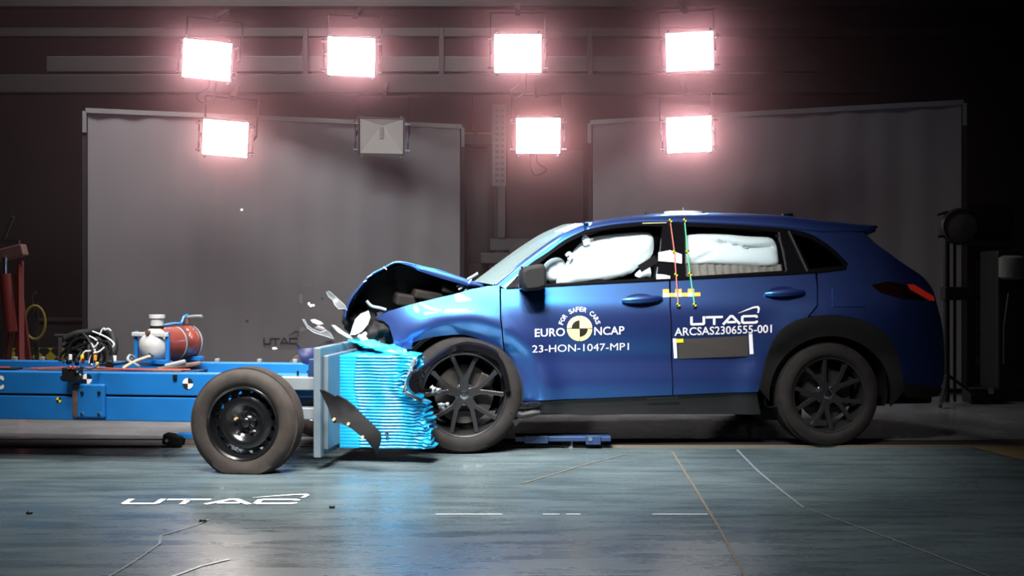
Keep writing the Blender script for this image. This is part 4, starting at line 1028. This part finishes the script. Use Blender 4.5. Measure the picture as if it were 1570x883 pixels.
for (u, v, u2, v2) in ((563, 425, 570, 421), (557, 432, 562, 430), (588, 409, 593, 413), (718, 434, 723, 428)):
    MB().bar(hit3(u, v, .10), hit3(u2, v2, .10), .008, .006).build('paint_chip', M['white'], bon)
# things under the bonnet: bulkhead, engine, battery, torn housings
x0, x1 = hit3(740, 440, .3).x, hit3(600, 490, .3).x
MB().box((x0+.03, CW/2, .75), (.05, 1.5, .62)).build('bulkhead', M['under'], car)
MB().box(((x0+x1)/2+.02, 1.05, .74), (.52, .8, .42)).build('engine', M['under'], car, bevel=.03)
MB().box(((x0+x1)/2+.08, .45, .86), (.30, .22, .24)).build('battery', M['plastic'], car, bevel=.012)
MB().tube(catmull([(x1+.02, .35, .86), (x1+.16, .32, .98), (x1+.32, .30, .99), (x1+.46, .34, 1.03), (x1+.58, .4, 1.0)], 5), .045).build('intake_duct', M['cabin'], car, True)
for (u, v, y, dx, dz) in ((655, 452, .3, .20, .06), (690, 442, .28, .14, .06), (625, 460, .32, .18, .08)):
    q = hit3(u, v, y); MB().box(q, (dx, .16, dz), (.1, .15, .2)).build('engine_bay_box', mat('dull_grey_brown_plastic', (.014, .012, .011), .8, spec=.2), car, bevel=.015)
for pts, r in (([(700, 438), (712, 436), (718, 428), (725, 424), (733, 419)], .010), ([(703, 444), (714, 438), (719, 438), (713, 446)], .008)):
    MB().tube(catmull([hit3(u, v, .16) for u, v in pts], 5), r, 8).build('bent_hinge', M['steel'], car, True)
MB().tube(catmull([hit3(u, v, .10) for u, v in ((562, 461), (567, 467), (572, 470), (582, 472), (592, 475))], 4), [.010]*17, 8).build('bent_bracket', M['steel'], car, True)
# torn headlamp and bumper remains above the barrier
def lump(name, c, d, m, seed, amp=.25, n=4):
    bm = bmesh.new(); bmesh.ops.create_icosphere(bm, subdivisions=n, radius=1)
    for v in bm.verts:
        k = 1+amp*noise.noise(v.co*1.7+Vector((seed, seed*2, 0)))+amp*.5*noise.noise(v.co*4+Vector((seed, 0, seed)))
        v.co = Vector((v.co.x*d[0]*k+c[0], v.co.y*d[1]*k+c[1], v.co.z*d[2]*k+c[2]))
    for f in bm.faces: f.smooth = True
    me = bpy.data.meshes.new(name); bm.to_mesh(me); bm.free(); o = bpy.data.objects.new(name, me); COL.objects.link(o); me.materials.append(M[m]); o.parent = car
    return o
lump('crushed_lamp_housing', hit3(583, 512, .22), (.095, .12, .10), 'matt', 1.3, .55)
lump('crushed_lamp_housing', hit3(558, 495, .40), (.10, .22, .09), 'under', 3.1, .4)
lump('crushed_grille', hit3(545, 488, .80), (.09, .50, .10), 'under', 5.2, .3)
P, T, _ = triangulate(px([(537, 513), (541, 500), (545, 489), (553, 481), (565, 476), (568, 486), (564, 497), (555, 508), (545, 513)]), (), .05)
sheet('white_lamp_shell', P, T, lambda x, z: (x, .10+.3*(x+3.0)*.1, z), M['white'], car, .012)
P, T, _ = triangulate(px([(604, 542), (612, 534), (622, 528), (633, 526), (630, 532), (620, 538), (610, 544)]), (), .05)
sheet('torn_wing_lip', P, T, lambda x, z: (x, .0, z), M['paint'], car, .03)
for u, v, y in ((553, 516, .12), (560, 513, .13), (558, 520, .10)): lump('white_foam_bit', hit3(u, v, y), (.024, .02, .018), 'white', u*.1, .5, 2)
P, T, _ = triangulate(px([(566, 543), (572, 534), (579, 524), (583, 521), (581, 530), (572, 542)]), (), .05)
sheet('torn_bracket', P, T, lambda x, z: (x, .06, z), M['steel'], car, .01)
MB().bar(hit3(536, 533, .05), hit3(562, 531, .05), .01, .006).build('grille_strip', M['under'], car)

# broken front wheel-arch trim curling in front of the tyre
trim = catmull([(779, 600), (773, 570), (763, 550), (745, 538), (722, 533), (700, 534), (680, 543), (660, 557), (644, 570), (633, 583), (634, 594), (645, 599), (662, 599)], 4)
tp3 = [hit3(u, v, -.035-.46*min(1, max(0, (712-u)/70))**1.4) for u, v in trim]
V = []; Fc = []
for i, p_ in enumerate(tp3):
    t_ = (tp3[min(i+1, len(tp3)-1)]-tp3[max(i-1, 0)]).normalized(); nrm = Vector((-t_.z, 0, t_.x))
    wd = .036 if 8 < i < 44 else .024
    V += [p_+nrm*wd+Vector((0, .03, 0)), p_+nrm*wd*.6+Vector((0, -.012, 0)), p_-nrm*wd*.6+Vector((0, -.012, 0)), p_-nrm*wd+Vector((0, .03, 0))]
for i in range(len(tp3)-1):
    for r in range(4): Fc.append((i*4+r, i*4+(r+1) % 4, i*4+4+(r+1) % 4, i*4+4+r))
MB().add(V, Fc).build('broken_arch_trim', M['gloss_black'], car, True, angle=50)
for pts in ([(634, 571), (641, 574), (648, 571), (653, 576)], [(630, 580), (637, 582), (644, 578), (650, 583)]):
    MB().tube([hit3(u, v, -.40) for u, v in pts], .009).build('trim_clip', M['navy'], car, True)
for u, v, d in ((663, 598, .022), (671, 599, .018), (677, 622, .020), (686, 620, .012)): lump('bright_bracket', hit3(u, v, -.05), (d, .012, d*1.1), 'steel', u*.07, .7, 3)
# wheel wells and floor
for hx in (HF_, HR_):
    for y0, y1 in ((.06, .36), (CW-.36, CW-.06)):
        ys = (y0, y1) if y0 < .5 else (y1, y0)
        mb = MB().lathe([(ys[0], .43), (ys[1], .44), (ys[1], .05)], (hx, 0, .37), (0, 1, 0), 40)
        mb.v = [(x, y, max(z, .27)) for x, y, z in mb.v]; mb.build('wheel_well', M['under'], car, True)
xa, xb = HF_+.46, HR_-.46
MB().box(((xa+xb)/2, CW/2, .31), (xb-xa, CW-.28, .16)).build('floor_pan', M['under'], car, bevel=.02)
MB().box((.62, CW/2, .36), (.44, CW-.46, .20)).build('boot_floor', M['under'], car, bevel=.02)
MB().box((HR_, CW/2, .40), (.9, .9, .10)).cyl((HR_, .2, .35), (HR_, CW-.2, .35), .05, 14).build('rear_axle', M['under'], car)
MB().cyl((HF_, .25, .36), (HF_, CW-.25, .36), .04, 14).build('front_axle', M['under'], car)
q = hit3(1168, 640, .30); MB().cyl((q.x-.06, .28, .24), (q.x+.25, .28, .22), .075, 18).build('silencer', M['under'], car, True)
for pts, m_ in (([(783, 620), (796, 623), (812, 622), (833, 618)], 'gloss_black'), ([(786, 632), (800, 636), (815, 633), (828, 632)], 'plastic')):
    MB().tube([hit3(u, v, .02) for u, v in pts], [.03, .022, .026, .014], 8).build('torn_skirt_end', M[m_], car, True)
for u, v in ((808, 619), (827, 618), (784, 633)): MB().cyl(hit3(u, v, -.02), hit3(u, v, .0), .009, 10).build('clip', M['chrome'], car)
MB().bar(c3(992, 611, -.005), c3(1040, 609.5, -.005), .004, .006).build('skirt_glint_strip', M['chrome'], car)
# cabin
MB().box((hit3(800, 450, .9).x+.12, CW/2, .90), (.35, 1.40, .24)).build('dashboard', M['cabin'], car, bevel=.04)
MB().box(((xa+xb)/2+.2, CW/2, .42), (2.3, 1.45, .06)).build('cabin_floor', M['cabin'], car)
for y in (.50, CW-.50):
    xs = hit3(985, 430, y).x
    st = MB().box((xs-.22, y, .62), (.52, .50, .16)).build('front_seat', M['cabin'], car, bevel=.04)
    MB().box((xs+.10, y, .98), (.16, .48, .62), (0, R(14), 0)).build('backrest', M['cabin'], st, bevel=.05)
    MB().box((xs+.19, y, 1.38), (.10, .26, .17), (0, R(10), 0)).build('head_restraint', M['cabin'], st, bevel=.03)
xr = hit3(1190, 430, .6).x
st = MB().box((xr-.24, CW/2, .62), (.50, 1.30, .16)).build('rear_seat', M['cabin'], car, bevel=.04)
MB().box((xr+.06, CW/2, .94), (.16, 1.30, .56), (0, R(16), 0)).build('backrest', M['cabin'], st, bevel=.05)
MB().box((hit3(1260, 420, .9).x+.1, CW/2, .78), (.04, 1.4, .5)).build('boot_board', M['cabin'], car)
for y0, y1 in ((.10, .13), (CW-.13, CW-.10)): MB().box(((xa+xb)/2+.1, (y0+y1)/2, .70), (2.1, .03, .60)).build('door_lining', M['cabin'], car)
# blind of vertical pleats low in the rear side window
bl = [cp(1056, 402, .07), cp(1203, 407, .07), cp(1205, 416, .07), cp(1056, 423, .07)]
P, T, _ = triangulate(px([(1055, 400), (1130, 402), (1203, 405), (1206, 416), (1117, 422), (1055, 425)]), (), .018)
sheet('pleated_blind', P, T, lambda x, z: (x, S(x, z)+.075+.006*math.sin(x*120), z), M['seat'], car, .004)
# inflated airbags
def pillow(name, poly, off, bulge, m, folds=(), grid=.03, wrink=.006, parent=None):
    Q = px(catmull(poly, 3, True)); P, T, lp = triangulate(Q, (), grid)
    ds = [seg_dist(x, z, lp) for x, z in P]; dm = max(ds)
    def dep(x, z, d):
        s = min(1, d/(dm*.75)); b = bulge*math.sqrt(max(0, 1-(1-s)**2))
        for (fa, fb, w_, dp) in folds:
            a, b2 = np.array(cp(*fa)), np.array(cp(*fb)); q_ = b2-a; t_ = np.clip(((np.array((x, z))-a)@q_)/(q_@q_), 0, 1)
            b -= dp*math.exp(-(np.linalg.norm(np.array((x, z))-a-q_*t_)/w_)**2)*min(1, s*2)
        return b+wrink*noise.noise(Vector((x*7, z*9, off*30)))*s
    V = [(x, S(x, z)+off-dep(x, z, d), z) for (x, z), d in zip(P, ds)]; n_ = len(P)
    V += [(x, S(x, z)+off+dep(x, z, d)+.004, z) for (x, z), d in zip(P, ds)]
    return MB().add(V, list(T)+[tuple(i+n_ for i in t_[::-1]) for t_ in T]).build(name, M[m], parent or car, True, angle=80)
pillow('front_curtain_airbag', [(900, 369), (925, 360.5), (959, 356.5), (992, 354.5), (1006, 358), (1009.5, 368), (1008, 388), (996, 402), (983, 411), (974, 419), (955, 426), (925, 430), (890, 433), (858, 434), (868, 415), (877, 394), (888, 379)], .135, .055, 'airbag',
    [((1008, 382), (978, 410), .03, .035), ((985, 372), (960, 400), .03, .012), ((940, 366), (945, 376), .03, .02), ((880, 400), (872, 425), .02, .02)], grid=.022)
pillow('steering_wheel_airbag', [(842, 425), (838, 412), (846, 400), (858, 394), (870, 396), (878, 410), (874, 430), (855, 434)], .23, .09, 'airbag', [((855, 400), (868, 428), .02, .015)])
pillow('seat_side_airbag', [(981, 421), (992, 411), (1003, 405), (1006, 424), (990, 426)], .15, .03, 'airbag')
for pts in ([(893, 364), (899, 368), (896, 374), (904, 372)], [(898, 358), (896, 363), (902, 366), (893, 370)], [(868, 392), (873, 388), (876, 394), (871, 398)]):
    MB().tube(catmull([hit3(u, v, S(*cp(u, v))+.07) for u, v in pts], 4), .012, 8).build('airbag_tether', M['airbag'], car, True)
pillow('rear_curtain_airbag', [(1053, 374), (1056, 361), (1085, 357.5), (1120, 358), (1150, 361), (1170, 361.5), (1186, 363), (1195, 371), (1199, 388), (1199, 406), (1180, 409), (1130, 407), (1090, 405), (1054, 405), (1053, 390)], .085, .045, 'airbag',
    [((1055, 369), (1110, 370.5), .012, .035), ((1110, 370.5), (1150, 379), .012, .045), ((1150, 379), (1194, 377), .012, .05), ((1062, 404), (1095, 388), .014, .02)], grid=.016)
MB().bar(hit3(981, 412, .14), hit3(1006, 397, .14), .02, .05).build('seat_belt', M['under'], car)

# ---- lettering and marks on the near doors
def line_fn(u0, v0, u1, v1, h, off=-.004):
    def fn(s, t): p = c3(u0+(u1-u0)*s, v0+(v1-v0)*s-h*t); return (p.x, p.y+off, p.z)
    return fn
for body, u0, v0, u1, v1, h, b in (('EURO', 820, 516.5, 866, 515, 12.5, .009), ('NCAP', 911, 514, 957, 512.5, 12.5, .009),
        ('23-HON-1047-MP1', 816, 540.5, 964, 536.5, 11, .0), ('ARCSAS2306555-001', 1034, 515, 1183, 510, 12.5, .010)):
    V, Fc = text2d(body, b); flat('door_lettering', V, Fc, line_fn(u0, v0, u1, v1, h), M['white'], car)
V, Fc = mark2d(); flat('door_mark', V, Fc, lambda x, y: line_fn(1058, 499, 1161, 496, 1)(x/7.0, y*13.5), M['white'], car)
cu, cv = 888.5, 503.5
arc = 'FOR SAFER CARS'
for i, ch in enumerate(arc):
    if ch == ' ': continue
    th = R(163-(163-18)*i/(len(arc)-1)); V, Fc = text2d(ch, .010)
    def fn(s, t, th=th):
        r = 26.0+7.0*t; w_ = (s-.5)*4.9
        u = cu+r*math.cos(th)+w_*math.sin(th); v = cv-r*math.sin(th)+w_*math.cos(th)
        p = c3(u, v); return (p.x, p.y-.004, p.z)
    flat('arched_letter', V, Fc, fn, M['white'], car)
def disc_on(parts, r, m, off, name, rmin=0):
    V, Fc = disc2d(32, parts)
    return flat(name, V, Fc, lambda x, y: tuple(c3(cu+x*r, cv-y*r*1.0)+Vector((0, off, 0))), M[m], car)
disc_on(((0, 4),), 19.5, 'cream', -.003, 'roundel')
disc_on(((0, 1), (2, 1)), 19, 'cream', -.0038, 'roundel_quadrant')
disc_on(((1, 1), (3, 1)), 12.5, 'black', -.0045, 'roundel_quadrant')
V, Fc = ribbon2d([[(-19.5, 0), (19.5, 0)]], .8); V2, F2 = ribbon2d([[(0, -19.5), (0, 19.5)]], .8)
flat('roundel_line', V+V2, Fc+[tuple(i+len(V) for i in f) for f in F2], lambda x, y: tuple(c3(cu+x, cv-y)+Vector((0, -.005, 0))), M['black'], car)
def quad(name, poly, m, off=-.004):
    return flat(name, poly, [tuple(range(len(poly)))], lambda u, v: tuple(c3(u, v)+Vector((0, off, 0))), M[m], car)
quad('dark_sticker', [(1039, 520), (1146, 514.5), (1147, 546), (1040, 550)], 'sticker')
quad('sticker_side_strip', [(1031, 519), (1036.5, 518.5), (1038, 549), (1033, 549.5)], 'white', -.006)
quad('sticker_side_strip', [(1147.5, 512), (1153, 511.5), (1155, 542.5), (1149, 543)], 'white', -.006)
quad('yellow_tab', [(1037, 519.5), (1047, 519), (1047.5, 525), (1037, 525.5)], 'yellow', -.007)
# string markers over the centre pillar
for pts, m_, in (([(1028, 336), (1034, 386), (1036.5, 421), (1040, 467)], 'redtape'), ([(1050, 335.5), (1054, 386), (1058, 420), (1065, 467)], 'green')):
    o = MB().tube([c3(u, v, -.012) if v > 345 else c3(u, v+6, -.03) for u, v in pts], .005, 6).build('marker_string', M[m_], car, True)
    for u, v in pts:
        target(o, u, v, .013, lambda u, v: (c3(u, v, -.022) if v > 345 else c3(u, v+2, -.03)), 'black', 'yellow', 'marker_target')
quad('white_marker_card', [(1009, 387), (1027, 383.5), (1045, 390), (1045, 404), (1032, 402), (1009, 400)], 'white', -.006)
quad('white_marker_card', [(1006, 420), (1018, 421), (1027, 423), (1027, 427), (1006, 428)], 'white', -.008)
for k in range(6):
    for r in range(2):
        m_ = 'orange' if (k+r) % 2 == 0 else ('white' if r else 'black')
        u = 1016+9.6*k; v = 443.5+6*r-.02*(k*9.6)
        if m_ != 'black': quad('checkered_tape', [(u, v), (u+9.6, v-.2), (u+9.6, v+5.6), (u, v+5.8)], m_)
MB().tube([c3(985, 342.5, -.004), c3(1022, 341.5, -.006)], .0025, 6).build('marker_wire', M['cream'], car)
# roof target plate
a, b = hit3(1019, 325, .62), hit3(1076, 325, .62)
r_ = (b.x-a.x)/2; c_ = Vector(((a.x+b.x)/2, .62, hit3(1048, 325.5, .62).z))
pt = MB().cyl(c_-Vector((0, 0, .045)), c_+Vector((0, 0, .004)), r_, 36).build('roof_target_plate', M['white'], car)
V, Fc = disc2d(24, ((0, 1), (2, 1))); flat('quadrant', V, Fc, lambda x, y: (c_.x+x*r_*.9, c_.y+y*r_*.9, c_.z+.006), M['black'], pt)
MB().cyl(c_, c_+Vector((0, 0, .035)), .006, 8).build('pin', M['steel'], pt)
for u in (989, 1079):
    q = hit3(u, 326.5, .5); MB().cyl(q-Vector((0, 0, .03)), q+Vector((0, 0, .004)), .010, 8).build('roof_stud', M['plastic'], car)

# ---- alloy wheels
def alloy(c, Ro, rot, sgn=1, wd=.225, yaw=0, name='wheel', flat_z=None):
    rr = Ro*.70
    ym = Matrix.Rotation(yaw, 3, 'Z')
    X = lambda p: tuple(Vector(c)+ym @ Vector((p[0], sgn*p[1], p[2])))
    mb = MB()
    for k in range(5):
        a = rot+2*math.pi*k/5
        d = lambda q, r, y: Vector((r*math.cos(q), y, r*math.sin(q)))
        mb.bar(d(a, .03, .062), d(a, rr*.42, .052), .056, .040, (0, -1, 0), .060, .036)
        for s in (-1, 1):
            mb.bar(d(a+s*.10, rr*.36, .054), d(a+s*.30, rr*.97, .030), .032, .036, (0, -1, 0), .026, .024)
            mb.bar(d(a+s*.24, rr*.70, .050), d(a+s*.36, rr*.96, .045), .018, .020, (0, -1, 0))
    mb.lathe([(.050, 0), (.050, .045), (.064, .075), (.10, .078), (.10, 0)], n=30)
    o = mb.build(name, M['alloy'], car, False, xf=X, bevel=.004)
    MB().lathe([(.020, rr*1.035), (.012, rr*1.02), (.016, rr*.985), (.05, rr*.95), (.12, rr*.90), (wd-.06, rr*.92), (wd-.03, rr*1.0)], n=56).build('rim_barrel', M['alloy'], o, True, xf=X)
    tyre_mb((0, 0, 0), Ro, rr*1.0, wd, flat_z, n=64, bulge=.5).build('tyre', M['rubber'], o, True, xf=X, angle=50)
    MB().lathe([(.044, 0), (.042, .016), (.046, .030), (.055, .033)], n=24).build('centre_cap', M['chrome'], o, True, xf=X)
    MB().lathe([(.098, .05), (.098, rr*.72), (.118, rr*.72), (.118, .05)], n=40).build('brake_disc', M['disc'], o, True, xf=X)
    MB().box((.13, .115, .06), (.10, .06, .14), (0, R(25), 0)).build('brake_caliper', M['disc'], o, xf=X, bevel=.01)
    for k in range(5):
        a = rot+.63+2*math.pi*k/5; MB().lathe([(.046, 0), (.046, .009), (.07, .010)], (.055*math.cos(a), 0, .055*math.sin(a)), n=6).build('wheel_nut', M['chrome'], o, xf=X)
    return o
zF = hit3(712, 606, .0).z; zR = .352
alloy((HR_, .0, zR), .352, R(42), name='rear_wheel')
alloy((HR_, CW, zR), .352, R(10), -1, name='rear_wheel')
alloy((HF_, -.005, zF), zF, R(18), yaw=R(-3), name='front_wheel', flat_z=-zF+.006)
alloy((HF_+.05, CW, .352), .352, R(50), -1, name='front_wheel')

# ------------------------------------------------------------------ flying debris
def shard(name, label, pts, D, m, cat='debris shard', th=.006, bend=.02, tilt=.35, group=None):
    c = at(sum(p[0] for p in pts)/len(pts), sum(p[1] for p in pts)/len(pts), D)
    Q = [((u-U0)*D/F_PX-c.x, CAM_H-(v-V0)*D/F_PX-c.z) for u, v in pts]
    P, T, _ = triangulate(Q, (), .025)
    o = sheet(name, P, T, lambda x, z: (x, tilt*x+bend*math.sin(z*18)+bend*.5*noise.noise(Vector((x*20, z*20, D))), z), M[m], None, th)
    if m == 'shard':
        MB().tube([(x, tilt*x+bend*math.sin(z*18)+bend*.5*noise.noise(Vector((x*20, z*20, D))), z) for x, z in Q], .0032, 6, True).build('edge_highlight', M['steel'], o)  # outline tube stands in for the highlight along the clear edge
    o.location = c; return tag(o, label, cat, group)
bf = shard('bumper_fragment', 'long curved black bumper fragment hanging in front of the honeycomb barrier', [(491, 597), (497, 598), (506, 603), (514, 608), (517, 606), (530, 614), (542, 624), (553, 636), (562, 644), (573, 654), (583, 664), (584, 674), (582, 683), (578, 692), (579, 698), (576, 699), (574, 690), (568, 683), (562, 674), (550, 665), (537, 655), (524, 649), (512, 648), (507, 640), (503, 626), (497, 612)], 6.42, 'matt', 'bumper fragment', .035, .02, .10)
bf.data.materials[0] = M['matt']
for u, v in ((512, 643), (534, 650), (556, 670)):
    p_ = at(u, v, 6.40)-bf.location; MB().cyl(p_+Vector((0, -.012, 0)), p_+Vector((0, .02, 0)), .008, 10).build('clip', M['cream'], bf)
shard('clear_lamp_shard', 'long clear plastic shard flying above the white lamp shell', [(500, 447), (505, 447), (515, 456), (528, 468), (532, 476), (527, 473), (520, 474), (514, 468), (510, 460), (504, 455)], 7.0, 'shard')
shard('clear_lamp_shard', 'thin curved clear shard flying lowest beside the plate corner', [(464, 489), (467, 490), (472, 499), (480, 505), (492, 510), (500, 507), (506, 512), (511, 520), (505, 518), (494, 514), (482, 510), (472, 503)], 6.9, 'shard')
shard('silver_lamp_shard', 'small silver trim sliver flying between the two clear shards', [(476, 490), (482, 489), (492, 493), (496, 497), (488, 498), (479, 494)], 7.0, 'steel')
shard('bulb_fragment', 'small round lamp fragment just above the thin curved clear shard', [(482, 502), (488, 499), (495, 501), (500, 506), (492, 509), (485, 507)], 7.05, 'lamp_body')
shard('silver_ring_fragment', 'small bright crescent ring flying near the top of the debris cloud', [(472, 465), (474, 463), (476, 467), (482, 467), (482, 469), (476, 470)], 7.0, 'chrome')
shard('black_clip_fragment', 'black wedge fragment flying highest in the debris cloud', [(459, 451), (463, 450), (464, 458), (466, 465), (460, 465), (459, 459)], 7.0, 'matt')
shard('black_clip_fragment', 'black hook fragment flying below the bright crescent ring', [(459, 502), (463, 501), (470, 506), (466, 507), (460, 508)], 7.0, 'matt')
shard('black_clip_fragment', 'tiny black cap fragment between the crescent ring and the long shard', [(491, 456), (495, 455), (497, 459), (493, 461)], 7.0, 'matt', bend=.004)
shard('dark_speck_fragment', 'lone tiny black speck flying in front of the backdrop above the tank', [(376, 491), (380, 490), (381, 494), (377, 495)], 7.2, 'matt', bend=.002)
shard('white_foam_fragment', 'small white chip flying just above the far trolley rail', [(417, 533), (422, 532), (425, 535), (419, 536)], 7.0, 'white', bend=.004)
shard('white_speck_fragment', 'lone tiny white speck flying high in front of the trolley-side backdrop', [(369, 320), (372, 320), (372, 323), (369, 323)], 7.6, 'white', bend=.002)
shard('dark_strip_fragment', 'thin dark strip flying above the debris cloud', [(459, 435), (478, 434), (482, 436), (470, 437)], 7.3, 'matt', th=.004)
shard('silver_bezel_fragment', 'long blue-grey lamp bezel piece resting over the plate top corner', [(508, 498), (513, 498), (525, 507), (536, 514), (541, 520), (533, 518), (518, 509)], 6.78, 'steel', th=.012)
shard('dark_bezel_fragment', 'dark crumpled grille piece behind the plate top corner', [(506, 503), (520, 512), (535, 520), (520, 524), (505, 528), (492, 533), (488, 530), (498, 524), (510, 520)], 6.95, 'matt', th=.03)
nv = shard('dark_bumper_corner', 'dark blue bumper corner with a pointed tip behind the steel plate', [(454, 527), (456, 528), (459, 535), (470, 534), (482, 533), (484, 545), (482, 556), (472, 559), (465, 557), (459, 545)], 6.9, 'navy', 'bumper fragment', .03)
shard('small_tab_fragment', 'small black square tab flying beside the front tyre above the floor', [(785, 645), (791, 643), (796, 648), (790, 654)], 7.0, 'matt', bend=.003)
for u, v, lab in ((45, 786, 'small dark crumb on the floor at the trolley end, first from the wall'), (311, 798, 'small dark crumb on the floor just below the floor lettering'), (509, 777, 'small dark sliver on the floor beside the swoosh of the lettering')):
    o = lump('floor_crumb', (0, 0, 0), (.016, .012, .007), 'plastic', u*.1, .4, 2); o.parent = None; o.location = on_floor(u, v, .006); tag(o, lab, 'debris crumb')

# ------------------------------------------------------------------ thin haze, tinted pink to stand in for camera bloom round the lamps
hm = bpy.data.materials.new('bloom_haze'); hm.use_nodes = True; nt = hm.node_tree
nt.nodes.remove(nt.nodes['Principled BSDF'])
vs = nt.nodes.new('ShaderNodeVolumeScatter'); vs.inputs['Color'].default_value = (1, .48, .53, 1)
vs.inputs['Density'].default_value = .075; vs.inputs['Anisotropy'].default_value = .80
nt.links.new(vs.outputs[0], [n for n in nt.nodes if n.type == 'OUTPUT_MATERIAL'][0].inputs['Volume'])
hz = MB().box((0, 11.2, 3.3), (15.0, 3.6, 6.4)).build('bloom_haze', hm)
tag(hz, 'thin haze round the lit lamps and backdrops, tinted pink for lamp bloom', 'haze', kind='stuff')
